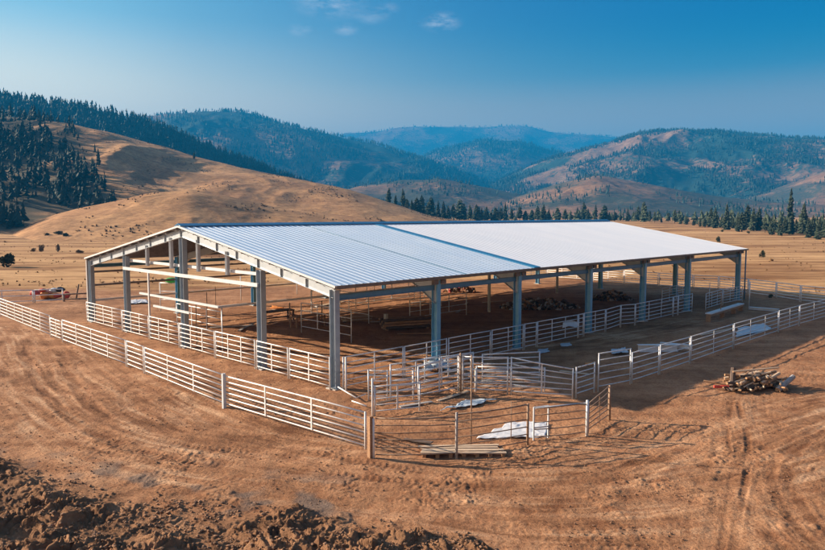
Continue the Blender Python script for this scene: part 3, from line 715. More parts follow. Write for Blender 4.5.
# roof sheets with real ribs
def roof_sheet(x0, x1, side, nm='roof_sheet', rh=.04, mat='roof'):
    m = MB(); pit = .46; prof = []; x = x0
    while x < x1 - .01:
        xe = min(x + pit, x1)
        for dx, dz in ((0, 0), (pit - .16, 0), (pit - .115, rh), (pit - .045, rh)):
            if x + dx < xe: prof.append((x + dx, dz))
        x = xe
    prof.append((x1, 0)); n = len(prof)
    ya, yb = (-OV, W / 2) if side == 0 else (W + OV, W / 2)
    za, zb = HE, HR
    vs = [(px, ya, za + pz) for px, pz in prof] + [(px, yb, zb + pz) for px, pz in prof] + [(px, ya, za - .02) for px, pz in prof] + [(px, yb, zb - .02) for px, pz in prof]
    fs = [(i, i + 1, n + i + 1, n + i) for i in range(n - 1)] + [(2 * n + i + 1, 2 * n + i, 3 * n + i, 3 * n + i + 1) for i in range(n - 1)] + [(i + 1, i, 2 * n + i, 2 * n + i + 1) for i in range(n - 1)]
    fs += [(0, n, 3 * n, 2 * n), (n - 1, 3 * n - 1, 4 * n - 1, 2 * n - 1)]
    if side: fs = [tuple(reversed(f)) for f in fs]
    m.add(vs, fs); return m.build(nm, M[mat], barn)
X0, X1 = -.30, L + .9
for a, b2 in ((X0, 9.2), (9.24, 16.0), (16.34, X1)): roof_sheet(a, b2, 0, rh=.032 if a < 16.2 else .02, mat='roof' if a < 16.2 else 'roof_sky_sheen')
roof_sheet(X0, X1, 1)
def sloped(name, x, w, h, dz, mat, y0=-OV, y1=W / 2):
    m = MB(); m.bar((x, y0, HE + (HR - HE) * (y0 + OV) / (W / 2 + OV) + dz), (x, y1, HE + (HR - HE) * (y1 + OV) / (W / 2 + OV) + dz), w, h); return m.build(name, M[mat], barn)
sloped('roof_flashing', 16.18, .66, .05, .035, 'cap_blue')
sloped('lap_seam', 9.22, .06, .02, .02, 'eave_blue')
m = MB(); m.prism([(W / 2 - .42, HR - .02), (W / 2, HR + .11), (W / 2 + .42, HR - .02), (W / 2 + .42, HR + .02), (W / 2, HR + .16), (W / 2 - .42, HR + .02)], 'x', X0 - .02, X1 + .02)
m.build('ridge_cap', M['cap_blue'], barn)
for s in (0, 1):                                    # rake trim on both gables
    for x in (X0 - .02, X1 + .02):
        ya = -OV - .02 if s == 0 else W + OV + .02
        m = MB(); m.bar((x, ya, HE - .04), (x, W / 2, HR - .04), .045, .11); m.build('rake_trim', M['steel_white'], barn)
    ya = -OV - .05 if s == 0 else W + OV + .05
    m = MB(); m.bar((X0, ya, HE - .05), (X1, ya, HE - .05), .09, .13); m.build('gutter', M['trim_dark'], barn)
    y = .0 if s == 0 else W
    for a, b2 in zip(FR[:-1], FR[1:]):
        m = MB(); ys = y - .10 if s == 0 else y + .10
        m.box(a + .16, b2 - .16, y - .01, y + .01, 4.36, 4.60); m.box(a + .16, b2 - .16, y - .08, y + .08, 4.602, 4.62); m.box(a + .16, b2 - .16, y - .08, y + .08, 4.34, 4.358)
        m.build('eave_beam', M['eave_blue'], barn)
for k in range(12):
    for s in (0, 1):
        y = -.25 + k * 1.37; yy = y if s == 0 else W - y
        z = roof_z(y) - .135
        m = MB(); m.box(X0 + .05, X1 - .05, yy - .03, yy + .03, z - .09, z + .09); m.build('purlin', M['purlin'], barn)
# girts and hanging struts of the near gable
def girt(y0, y1, z, x=-.22, h=.17, nm='girt', mat='steel_white'):
    m = MB(); m.box(x - .03, x + .03, y0, y1, z - h / 2, z + h / 2); m.box(x, x + .1, y0, y1, z + h / 2 - .015, z + h / 2 + .001); return m.build(nm, M[mat], barn)
girt(6.4, 23.9, 5.22, .20); girt(6.4, 23.9, 4.66, -.22, .2)
girt(W / 2 - 4.6, 21.3, 3.06, -.22, .13); girt(14.2, 19.2, 2.36, -.22, .13)
def gable_y(px):                                    # position along the gable plane seen at column px
    r = (px - 412.5) / FPX
    return (CX - r * CY) / (-BV.x + r * BV.y)
for px in (147, 171, 198, 227):
    y = gable_y(px); m = MB(); t = .012
    m.box(-.10, .10, y - .1, y - .1 + t, 5.0, roof_z(y) - .5); m.box(-.1, .1, y + .1 - t, y + .1, 5.0, roof_z(y) - .5); m.box(-t, t, y - .1 + t, y + .1 - t, 5.0, roof_z(y) - .5)
    m.build('hanging_strut', M['steel'], barn)
y = gable_y(151); m = MB(); m.box(-.3, -.2, y - .06, y + .06, -.1, 4.56); m.build('door_post', M['steel_white'], barn)
# inner rail running back from the gable at door height
m = MB(); y = W / 2 - 4.6; m.box(-.2, 17, y - .06, y + .06, 3.0, 3.13); m.build('inner_rail', M['steel'], barn)
for x in (.0, 8.2, 16.8):
    m = MB(); m.tube([(x, y, -.1), (x, y, 2.99)], .035, 8); m.build('inner_post', M['pipe_grey'], barn, True)
for a, b2 in zip(FR[:4], FR[1:5]):                     # girts of the far long side
    for z, mt in ((1.75, 'steel_white'), (2.95, 'purlin'), (4.0, 'purlin')):
        m = MB(); m.box(a + .17, b2 - .17, W - .05, W + .03, z - .08, z + .08); m.build('side_girt', M[mt], barn)
# outer post under the left corner and downpipe at the far right corner
m = MB(); m.box(-.22, .02, W + .34, W + .56, -.1, 4.9); m.build('corner_post', M['wood_grey'], barn)
m = MB(); m.tube([(L + .55, -.42, HE - .12), (L + .55, -.42, 2.6), (L + .55, -.42, .05)], .07, 8); m.build('downpipe', M['eave_blue'], barn, True)
for i, x in enumerate(FR[1:]):                       # bolted clip plates where rafters sit over the eave beam
    m = MB(); m.box(x - .5, x - .12, -.30, -.12, 4.66, 4.92); m.box(x + .12, x + .5, -.30, -.12, 4.68, 4.9); m.build('eave_clip', M['trim_dark'], barn)

# ------------------------------------------------------------------ corral fences
def panel(A, B, h, label, group, mat='pipe', nrail=6, step=2.4, rr=.026, gap=.2, hB=None, lift=0.0, posts=(1, 1), name='corral_fence', sag=.0):
    A = Vector(A); B = Vector(B); d = B - A; Ln = math.hypot(d.x, d.y)
    t = empty(name, (A.x, A.y, 0), math.atan2(d.y, d.x), label, 'fence', group)
    hB = h if hB is None else hB
    rnd = random.Random(hash((round(A.x, 2), round(A.y, 2))) & 0xffff); j = lambda s: rnd.uniform(-s, s)
    dzA, dzB = j(.014), j(.014); off = (j(.012), j(.012))
    for k in range(nrail):
        f = k / (nrail - 1); za = gap + (h - gap) * f + dzA; zb = gap + (hB - gap) * f + dzB
        m = MB(); sg = -sag * rnd.uniform(.3, 1) if sag else j(.008)
        m.tube([(.03, off[0], za), (Ln * .35, off[0] * .5 + j(.012), za + (zb - za) * .35 + sg), (Ln * .7, j(.012), za + (zb - za) * .7 + sg * .8), (Ln - .03, off[1], zb)], rr if k < nrail - 1 else rr * 1.2, 8)
        m.build('rail', M[mat], t, True)
    n = max(1, round(Ln / step))
    for k in range(n + 1):
        f = k / n; x = .03 + (Ln - .06) * f; end = k in (0, n)
        if k == 0 and not posts[0] or k == n and not posts[1]: continue
        top = h + (hB - h) * f + dzA + (dzB - dzA) * f + (.03 if end else 0); bot = 0.0 if end else gap - .02
        m = MB(); yy = off[0] + (off[1] - off[0]) * f
        if end: m.tube([(x, yy, bot - .1), (x + j(.02), yy, top)], rr * 1.35, 9)
        else: m.bar((x, yy - rr * 1.1, gap - .03 + dzA), (x, yy - rr * 1.1, top), .07, .02, (0, 1, 0))
        m.build('upright', M[mat], t, end)
    return t
def fence_run(pts, hs, labels, group, **kw):
    q = [g(*p) for p in pts]
    for i in range(len(q) - 1):
        d = (q[i + 1] - q[i]).normalized() * .05
        panel(q[i] + d, q[i + 1] - d, hs[i] if isinstance(hs, list) else hs, labels[i], group, **kw)
fence_run([(-75, 292), (0.5, 316), (51, 337)], [1.5, 1.5], ['white six-rail panel of the outer left fence running out of frame', 'white panel of the outer left fence with the tall post at the left edge'], 'outer left corral fence')
fence_run([(51, 337), (63, 342)], 1.35, ['short lower white panel closing the gap in the outer left fence'], 'outer left corral fence', step=1.5)
fence_run([(63, 342), (127, 367), (145, 374), (224, 407.5), (367, 451)], [1.5, 1.48, 1.45, 1.42],
    ['white outer left fence panel in line with the barn centre column', 'short white outer left fence panel below the barn centre column', 'long white outer left fence panel left of the thick seam post', 'longest and nearest white fence panel ending at the brown wooden post'], 'outer left corral fence', step=3.0)
def along(o): return [g(*p) - BU * o for p in []]
def bpanel(u0, v0, u1, v1, h, label, group, **kw): return panel(bw(u0, v0), bw(u1, v1), h, label, group, **kw)
VV_ = [W + .4, 24.1, 24.1, 19.7, W / 2 + .1, W / 2 + .1, 10.9, 6.5, 6.5, 3.4, -.1]
LB = ['white inner fence panel at the far left corner column of the barn', None, 'white fence panel inside the gable right of the second column', 'white fence panel just left of the barn centre column', None, 'white fence panel right of the barn centre column', 'white fence panel left of the tall gable column', None,
      'white fence panel right of the tall gable column', 'white fence panel in front of the near corner column']
for i in range(len(VV_) - 1):
    if LB[i]: bpanel(-.34, VV_[i] - .05, -.34, VV_[i + 1] + .05, 1.6, LB[i], 'fence along the open gable', step=1.7)
# along the open long side
ci = [to_b(g(*p))[0] for p in [(346, 392), (404, 377), (447, 367), (494, 358), (530, 351), (546, 348.5), (587, 339), (594, 338), (616, 333), (632, 328), (648, 326.5), (688, 318), (694, 317), (712, 314)]]
cl = ['galvanised fence panel starting beside the near corner column', 'galvanised fence panel left of the first side column', 'galvanised fence panel right of the first side column', 'galvanised fence panel in front of the second side column', 'short galvanised fence panel just right of the second side column',
      'galvanised fence panel with a pale sheet hung on it, left of the third side column', 'very short galvanised panel right at the third side column', 'galvanised fence panel right of the third side column', 'galvanised gate panel in the middle of the long side fence', 'galvanised panel left of the fourth side column', 'galvanised fence panel between the fourth and fifth side columns', 'very short galvanised panel right at the fifth side column', 'galvanised fence panel right of the fifth side column']
for i, lb in enumerate(cl):
    if not lb: continue
    v0 = v1 = -.55
    if i == 8: v1 = -.15
    if i == 9: v0 = -.15
    bpanel(ci[i] + .05, v0, ci[i + 1] - .05, v1, 1.62, lb, 'fence along the open long side', mat='pipe_grey', step=1.9)
bpanel(41.3, -.9, 46.0, -.5, 1.5, 'galvanised pen panel behind the white trestle', 'pen panels by the far right column', mat='pipe_grey', step=1.5)
bpanel(46.2, -.5, 50.5, -.7, 1.5, 'galvanised pen panel in front of the last side column', 'pen panels by the far right column', mat='pipe_grey', step=1.5)
bpanel(43.0, 4.0, 49.5, 4.2, 1.5, 'galvanised pen panel set back inside the far right bay', 'pen panels by the far right column', mat='pipe_grey', step=1.5)
# outer right fence
fence_run([(575, 398.5), (595, 391.5)], 1.42, ['short low galvanised panel right of the middle pen'], 'outer right corral fence', mat='pipe_grey', step=3)
fence_run([(597, 391), (631, 384)], 1.8, ['tall galvanised gate panel at the start of the outer right fence'], 'outer right corral fence', mat='pipe_grey', step=3.2)
fence_run([(631, 384), (659, 375), (690, 364), (733, 348.5), (778, 333), (799, 326), (826, 318), (860, 309)], 1.58,
    ['galvanised outer right fence panel beside the tall gate panel', 'galvanised outer right fence panel below the fallen white beam', 'galvanised outer right fence panel nearest the log heap', 'galvanised outer right fence panel in front of the scattered boards', 'galvanised outer right fence panel right of the thick seam post', 'galvanised outer right fence panel close to the right edge', 'galvanised outer right fence panel running out of frame'],
    'outer right corral fence', mat='pipe_grey', step=2.6)
# far white fence across the field
fence_run([(500, 276.5), (547, 277.5), (593, 281), (624, 283.5), (658.5, 286.5), (693, 289), (718.5, 290.5), (748, 294), (776, 298), (800, 302), (840, 306)], 1.6,
    ['white far fence panel seen between the second and third side columns', 'white far fence panel seen left of the third side column', 'white far fence panel seen right of the third side column', 'white far fence panel seen left of the fourth side column', 'white far fence panel seen between the fourth and fifth side columns', 'white far fence panel seen left of the last side column',
     'white far fence panel behind the last side column', 'white far fence panel just right of the barn', 'white far fence panel above the dark weed clump', 'white far fence panel at the right edge of the photo'], 'far white fence along the field', step=2.5, rr=.034)
# pens in the middle foreground
fence_run([(367, 400), (389, 400.5), (415, 399.5)], [1.38, 1.42], ['low galvanised pen panel nearest the near corner column', 'low galvanised pen panel in the middle of the front pens'], 'front pen panels', mat='pipe_grey', step=1.2, rr=.024, sag=.03)
fence_run([(417, 399), (460, 391.5)], 1.5, ['galvanised pen panel slanting up to the rusty posts'], 'front pen panels', mat='pipe_grey', step=1.0, rr=.03, hB=1.78)
fence_run([(461, 391.5), (509, 395)], 1.72, ['galvanised pen panel between the rusty posts and middle pole'], 'front pen panels', mat='pipe_grey', step=2.0, sag=.02, hB=1.78)
fence_run([(509.5, 395), (574, 399)], 1.80, ['long sagging pen panel reaching the outer right fence'], 'front pen panels', mat='pipe_grey', step=1.9, sag=.035, hB=1.40)
panel(g(424, 384), g(471, 378), 1.3, 'galvanised panel standing behind the rusty posts', 'front pen panels', mat='pipe_grey', step=1.2, sag=.02, nrail=5)
panel(g(390, 396), g(440, 387), 1.5, 'galvanised panel behind the low front pen panels', 'front pen panels', mat='pipe_grey', step=1.6)
panel(g(441, 387), g(473, 381), 1.5, 'galvanised panel behind the slanting pen panel', 'front pen panels', mat='pipe_grey', step=1.4)
panel(g(476, 390), g(545, 391.5), 1.15, 'low galvanised panel in front of the long sagging one', 'front pen panels', mat='pipe_grey', step=2.2, nrail=5)
panel(g(482, 384), g(540, 381), 1.5, 'galvanised panel in the shade behind the long sagging one', 'front pen panels', mat='pipe_grey', step=2.2)
panel(g(374, 416), g(420, 411), 1.25, 'low pale panel beside the pale pen post', 'front pen panels', mat='pipe_grey', step=1.3, nrail=5)
def pole(px, py, h, r, mat, label, name='fence_post', sq=False, group=None, lean=(0, 0)):
    p = g(px, py); m = MB(); tp = (lean[0], lean[1], h)
    if sq: m.bar((0, 0, -.2), tp, r * 2, r * 2)
    else: m.tube([(0, 0, -.2), (lean[0] * .5, lean[1] * .5, h * .5), tp], r, 9, r * .92)
    o = m.build(name, M[mat], None, not sq); o.location = p; o.rotation_euler = (0, 0, .7 if sq else 0); return tag(o, label, 'post', group)
pole(460.5, 392, 1.9, .055, 'rust_pipe', 'rusty white pen post left of the tall thin pole'); pole(475.5, 391, 1.1, .045, 'pipe', 'short pale post right of the rusty pen post')
pole(471, 447, 3.42, .028, 'rust_pipe', 'tall thin rusty pole standing in the front pen'); pole(511, 440, 1.5, .018, 'rust_pipe', 'thin rusty stake beside the white ground sheet')
pole(372.5, 416, 1.62, .045, 'pipe', 'pale post inside the front pen behind the wooden post')
pole(370.5, 459, 1.52, .078, 'wood', 'square brown wooden post at the end of the nearest white fence', sq=True)
pole(373.6, 459.3, 1.45, .04, 'pipe', 'slim white pipe post against the brown wooden post')
pole(224.3, 408.2, 1.55, .07, 'steel', 'thick grey seam post in the outer left fence', sq=True)
pole(346, 392.5, 1.72, .05, 'pipe', 'white post just right of the near corner column')
# wire fence of the front pen
def wire_bay(a, b2, ha, hb, label, n=6, top=None, mat='rust_pipe'):
    A = g(*a); B = g(*b2); d = B - A; Ln = math.hypot(d.x, d.y)
    t = empty('rail_fence', A, math.atan2(d.y, d.x), label, 'fence', 'rusty fence round the front pen')
    for k in range(n):
        f = (k + .6) / (n - .4); za, zb = ha * f, hb * f; m = MB(); j = random.uniform
        m.tube([(.04, 0, za), (Ln * .3, j(-.02, .02), za + (zb - za) * .3 - j(.0, .04)), (Ln * .7, j(-.02, .02), za + (zb - za) * .7 - j(.0, .04)), (Ln - .04, 0, zb)], .021 if k < n - 1 else .03, 7)
        m.build('rail', M[mat], t, True)
    if top:
        m = MB(); m.tube([(.0, 0, ha), (Ln, 0, hb)], .032, 8); m.build('top_rail', M[top], t, True)
    for s, hh in ((0.0, ha), (Ln, hb)):
        pass
wire_bay((374.5, 459), (456, 457.5), 1.45, 1.45, 'rusty rail fence between the wooden post and the pallet')
wire_bay((456.5, 457.5), (527, 446), 1.55, 1.55, 'rusty rail fence behind the pallet and white ground sheet')
wire_bay((533, 441), (587, 436), 1.25, 1.30, 'rusty fence with a pale top rail right of the small gate frame', 5, 'pipe_grey')
pole(456.5, 458, 1.62, .05, 'wood_grey', 'grey-brown post behind the left end of the pallet'); pole(527.5, 446, 1.58, .05, 'rust_pipe', 'brown post beside the white ground sheet'); pole(586.8, 436.5, 1.42, .06, 'pipe_grey', 'galvanised end post of the rusty fence'); pole(609.3, 420, 1.46, .055, 'rust_pipe', 'tan corner post nearest the fence shadow')
panel(g(588, 434), g(608.5, 419.5), 1.2, 'small rusty panel closing the right end of the front pen', 'rusty fence round the front pen', mat='rust_pipe', nrail=6, step=1.1, rr=.022, hB=1.4)
# small gate frame
A = g(533.5, 441); B = g(548, 439); d = B - A; t = empty('gate_frame', A, math.atan2(d.y, d.x), 'narrow upright metal gate frame behind the white ground sheet', 'gate')
Ln = d.length
for nm, a, b2 in (('stile', (0, 0, -.05), (0, 0, 1.3)), ('stile', (Ln, 0, -.05), (Ln, 0, 1.3)), ('cross_rail', (0, 0, 1.28), (Ln, 0, 1.28)), ('cross_rail', (0, 0, .5), (Ln, 0, .5))):
    m = MB(); m.bar(a, b2, .05, .05, (0, 1, 0)); m.build(nm, M['steel'], t)
# bent rails at the near corner
for i, (a, b2, c2, lb) in enumerate([((338, 383, .9), (356, 394, .5), (366, 390, .55), 'bent white rail lying against the near corner column'), ((352, 397, .25), (358, 399, .25), (366, 402, .2), 'short white rail on the ground by the near corner column')]):
    m = MB(); pts = [g(p[0], p[1] + 4, p[2] * .3) for p in (a, b2, c2)]; o0 = pts[0].copy(); m.tube([p - o0 for p in pts], .03, 8); o = m.build('loose_rail', M['pipe'], None, True); o.location = o0; tag(o, lb, 'rail')

# ------------------------------------------------------------------ things on the ground
def sheet(corners, label, mat, amp=.05, seed=1, name='ground_sheet', thick=.02, cat='sheet', n=22):
    q = [g(*c) for c in corners]; c0 = sum(q, Vector()) / 4; m = MB(); vs = []
    rnd = random.Random(seed); ox, oy = rnd.uniform(0, 50), rnd.uniform(0, 50)
    for i in range(n + 1):
        for k in range(n + 1):
            s, t = i / n, k / n
            p = (q[0] * (1 - s) + q[1] * s) * (1 - t) + (q[3] * (1 - s) + q[2] * s) * t
            e = Vector((float(perlin(np.array(p.x * 1.7 + ox), np.array(p.y * 1.7))), float(perlin(np.array(p.x * 1.7), np.array(p.y * 1.7 + oy))), 0)) * .14
            h = .03 + .6 * amp * (1 + 1.3 * float(perlin(np.array(p.x * 1.1 + ox), np.array(p.y * 1.6 + oy))) + 1.3 * abs(float(perlin(np.array(p.x * 2.6 + ox), np.array(p.y * 3.4)))) + .7 * abs(float(perlin(np.array(p.x * 6 + ox), np.array(p.y * 7)))))
            vs.append(p - c0 + e + Vector((0, 0, max(.02, h))))
    k = n + 1; fs = [(i * k + j, (i + 1) * k + j, (i + 1) * k + j + 1, i * k + j + 1) for i in range(n) for j in range(n)]
    m.add(vs, fs); o = m.build(name, M[mat], None, True); o.location = c0
    md = o.modifiers.new('thickness', 'SOLIDIFY'); md.thickness = thick
    return tag(o, label, cat)
sheet([(476, 440), (548, 438.5), (548, 424), (512, 423)], 'large crumpled white sheet spread on the ground in the front pen', 'sheet', .04, 2, n=48)
sheet([(440, 412), (478, 406), (496, 400), (466, 402)], 'wide pale grey sheet lying in the middle of the front pen', 'tarp', .07, 3)


sheet([(424, 374), (450, 371), (448, 364), (424, 367)], 'blue-grey sheet heaped beside the first side column', 'tarp', .28, 7)
sheet([(539, 354), (550, 352), (547, 349), (538, 350.5)], 'pale board on the ground by the second side column', 'tarp', .03, 8, n=8); sheet([(562, 347.5), (572, 346), (569, 343.5), (561, 344.5)], 'pale board on the ground left of the third side column', 'tarp', .03, 9, n=8)
sheet([(611, 356), (628, 354), (626, 350), (612, 351.5)], 'pale crumpled sheet behind the tall gate panel', 'tarp', .12, 10); 
sheet([(736, 338), (772, 330), (764, 324), (738, 329)], 'large pale sheet behind the outer right fence', 'tarp', .05, 13)
sheet([(584, 367), (593, 366), (593, 363.5), (584.5, 364)], 'small orange board on the shaded ground', 'orange', .03, 14, n=8)
def beam(a, b2, w, h, label, mat, name='steel_beam', z=.0, cat='beam', lift=0.0):
    A = g(*a); B = g(*b2); d = B - A; Ln = math.hypot(d.x, d.y); m = MB(); t = .02
    m.box(0, Ln, -w / 2, w / 2, h - t, h); m.box(0, Ln, -w / 2, w / 2, 0, t); m.box(0, Ln, -t / 2, t / 2, t, h - t)
    o = m.build(name, M[mat], None); o.location = A + Vector((0, 0, .03 + z)); o.rotation_euler = (0, -lift, math.atan2(d.y, d.x)); return tag(o, label, cat)
beam((638, 352), (677, 351.5), .42, .42, 'white steel beam lying behind the outer right fence', 'steel_white'); beam((660, 349), (692, 352), .3, .25, 'white steel beam crossing the end of another on the ground', 'steel_white', z=.15)
beam((749, 309.5), (779, 312), .4, .22, 'long pale beam on the ground by the far right corner', 'steel_white')
# trestle
A = g(708, 322); B = g(741, 311); d = B - A; t = empty('trestle', A, math.atan2(d.y, d.x), 'long pale trestle bench beside the far right pens', 'trestle'); Ln = d.length
m = MB(); m.box(0, Ln, -.25, .25, .62, .7); m.build('top_board', M['steel_white'], t)
m = MB(); m.box(.05, Ln - .05, -.2, -.16, .45, .615); m.build('apron', M['wood'], t)
for x in (.05, Ln * .4, Ln * .75, Ln - .1):
    m = MB(); m.box(x - .05, x + .05, -.18, .18, -.05, .618); m.build('leg', M['wood'], t)
pole(749, 308, 2.4, .05, 'pipe_grey', 'slim post standing right of the barn downpipe'); pole(709, 306, 2.2, .03, 'pipe_grey', 'thin pole rising behind the white trestle'); pole(720.5, 318, 2.1, .03, 'wood', 'thin brown pole beside the white trestle')
# plank platform at the front
A = g(419, 457.5); B = g(507, 456.5); d = B - A; t = empty('plank_pallet', A, math.atan2(d.y, d.x) , 'long low pallet of pale planks in front of the rusty fence', 'pallet'); Ln = d.length
rnd = random.Random(4)
for k in range(5):
    m = MB(); x0 = rnd.uniform(0, .25) if k < 3 else rnd.uniform(-.05, .1); x1 = Ln - rnd.uniform(0, .3); y = .04 + k * .15
    m.bar((x0, y, .15 + rnd.uniform(0, .03)), (x1, y + rnd.uniform(-.09, .09), .15 + rnd.uniform(-.01, .04)), .14, .04); m.build('deck_board', M['wood_pale'], t)
for k in range(7):
    x = .12 + (Ln - .3) * k / 6; m = MB(); m.box(x, x + .13, .0, .72, -.05, .12); m.build('bearer', M['wood'], t)
# log heap
c0 = g(757, 390); rnd = random.Random(12)
def log(p, yaw, pit, ln, r, mat, label, name='log', group='logs in the heap', end='cut'):
    m = MB(); a = [(-ln / 2, 0, 0), (-ln * .1, rnd.uniform(-.02, .02), rnd.uniform(-.01, .02)), (ln * .25, rnd.uniform(-.02, .02), 0), (ln / 2, 0, 0)]
    m.tube(a, r, 9, r * rnd.uniform(.75, .95), mi=0, capmi=1); o = m.build(name, [M[mat], M[end]], None, False)
    o.location = p; o.rotation_euler = (0, -pit, yaw); return tag(o, label, 'log', group)
for k in range(84):
    lay = 0 if k < 38 else 1 if k < 66 else 2
    u = rnd.uniform(-1, 1) * (1.55 - .38 * lay); v = rnd.uniform(-.55, .55) * (1 - .25 * lay)
    r = rnd.uniform(.035, .085); z = .06 + lay * .21 + rnd.uniform(0, .07) + .16 * (1 - abs(u) / 1.6)
    yaw = R(225) + rnd.gauss(0, .5) + u * .25
    log(c0 + Vector((u, v + .25, z)), yaw, rnd.uniform(-.3, .2), rnd.uniform(.8, 1.9), r, rnd.choice(['wood', 'bark', 'wood_grey', 'wood_dark', 'wood', 'bark', 'wood_pale']), 'rough brown log lying among others in the heap on the right')
log(c0 + Vector((-.05, .1, .98)), R(4), .07, 2.3, .045, 'wood_pale', 'long thin pale pole across the top of the log heap', 'pole', 'loose wood on the log heap')
log(c0 + Vector((1.35, -.05, .34)), R(35), .32, 1.5, .13, 'wood_grey', 'thick grey log sticking up at the right end of the heap')
log(c0 + Vector((-1.15, .1, .62)), R(60), 1.15, .9, .13, 'wood_dark', 'charred dark stump standing at the left end of the heap', 'log', 'logs in the heap', 'wood_dark')
log(c0 + Vector((-1.75, -.02, .16)), R(175), .02, .7, .08, 'red', 'red pipe lying left of the log heap', 'pipe', 'loose wood on the log heap', 'red')
# timber stack inside
A = g(383, 331); B = g(432, 328); d = B - A; yaw = math.atan2(d.y, d.x); n = Vector((-math.sin(yaw), math.cos(yaw), 0)); rnd = random.Random(8)
for lay in range(4):
    for k in range(5):
        m = MB(); ln = d.length * rnd.uniform(.85, 1.02); m.box(0, ln, -.1, .1, 0, .15); o = m.build('timber_beam', M['wood' if (k + lay) % 3 else 'wood_dark'])
        o.location = A + n * (k * .23) + Vector((0, 0, .12 + lay * .19)) + d.normalized() * rnd.uniform(0, .25); o.rotation_euler = (0, 0, yaw + rnd.uniform(-.02, .02))
        tag(o, 'weathered brown beam in the timber stack under the roof', 'timber', 'beams in the timber stack')
for k, f in enumerate((.08, .9)):
    m = MB(); m.box(-.08, .08, -.1, 1.05, 0, .115); o = m.build('timber_block', M['wood']); o.location = A + d * f; o.rotation_euler = (0, 0, yaw); tag(o, ['timber block under the left end of the timber stack', 'timber block under the right end of the timber stack'][k], 'timber')
A = g(344, 323); B = g(374, 321); d = B - A; yaw = math.atan2(d.y, d.x); n = Vector((-math.sin(yaw), math.cos(yaw), 0))
for lay in range(3):
    for k in range(4):
        m = MB(); ln = d.length * rnd.uniform(.8, 1.05); m.box(0, ln, -.12, .12, 0, .09); o = m.build('timber_board', M['wood_pale' if (k + lay) % 2 else 'wood'])
        o.location = A + n * (k * .27) + Vector((0, 0, .06 + lay * .11)) + d.normalized() * rnd.uniform(0, .3); o.rotation_euler = (0, 0, yaw + rnd.uniform(-.03, .03))
        tag(o, 'pale board in the low stack behind the near corner column', 'timber', 'boards in the low stack')
pole(386, 330, 1.2, .12, 'concrete', 'pale stub post at the left end of the timber stack', sq=True)
# work tables
for (px, py, lb, mt) in ((307, 327, 'wooden workbench under the roof left of the corner column', 'wood'), (276, 322, 'workbench draped with orange cloth under the roof', 'wood_dark')):
    p = g(px, py); t = empty('workbench', p, BYAW, lb, 'workbench')
    m = MB(); m.box(-1.3, 1.5, -.45, .45, .84, .92); m.build('bench_top', M[mt], t)
    for x in (-1.2, 1.4):
        for y in (-.38, .38): m = MB(); m.box(x - .05, x + .05, y - .05, y + .05, -.05, .838); m.build('leg', M[mt], t)
    m = MB(); m.box(-1.14, 1.34, -.02, .02, .3, .4); m.build('stretcher', M[mt], t)
sheet([(271, 316), (283, 318.5), (284, 315), (273, 313)], 'orange cloth laid over the workbench', 'orange', .05, 15, name='cloth', cat='cloth').location.z += .6
for (px, py, h, lb) in ((290, 328, 1.9, 'thin brown stake left of the workbench'), (322, 322, 1.7, 'brown stake beside the corner column')): pole(px, py, h, .05, 'rust_pipe', lb)
# scrap heaps: one ragged heap each, nobody could count the bits
def heap(px0, px1, py, h, seed, label, mats, n, name='rubble_heap'):
    A = g(px0, py); B = g(px1, py); c = (A + B) / 2; hw = (B - A).length / 2; rnd = random.Random(seed); m = MB()
    for k in range(n):
        u = rnd.uniform(-1, 1); v = rnd.uniform(-1, 1)
        if u * u + v * v > 1: continue
        z = h * (1 - u * u - v * v) * rnd.uniform(.2, 1); s = rnd.uniform(.06, .19)
        p = Vector((u * hw, v * hw * .5, z)); ax = Vector((rnd.gauss(0, 1), rnd.gauss(0, 1), rnd.gauss(0, .5))).normalized(); bx = ax.orthogonal().normalized(); cx = ax.cross(bx)
        a2, b2, c2 = ax * s * rnd.uniform(.6, 2.4), bx * s * rnd.uniform(.5, 1), cx * s * rnd.uniform(.15, .7)
        vs = [p + i * a2 * rnd.uniform(.8, 1) + j * b2 * rnd.uniform(.7, 1) + w * c2 for i in (-1, 1) for j in (-1, 1) for w in (-1, 1)]
        m.add(vs, [(0, 1, 3, 2), (4, 6, 7, 5), (0, 4, 5, 1), (2, 3, 7, 6), (0, 2, 6, 4), (1, 5, 7, 3)], rnd.randrange(len(mats)))
    o = m.build(name, [M[x] for x in mats]); o.location = c; return tag(o, label, 'rubble', kind='stuff')
heap(500, 580, 308, .95, 3, 'heap of dark and grey building rubble under the roof', ['dark', 'wood_dark', 'wood_dark', 'wood_grey', 'bark', 'concrete', 'wood', 'tarp'], 620)
heap(592, 632, 300, 1.0, 4, 'smaller heap of scrap and pale boards under the roof', ['bark', 'wood_grey', 'wood_dark', 'dark', 'wood'], 300)
heap(443, 478, 292, .8, 5, 'low heap of reddish scrap beyond the barn', ['wood', 'rust_pipe', 'red', 'wood_dark'], 130)
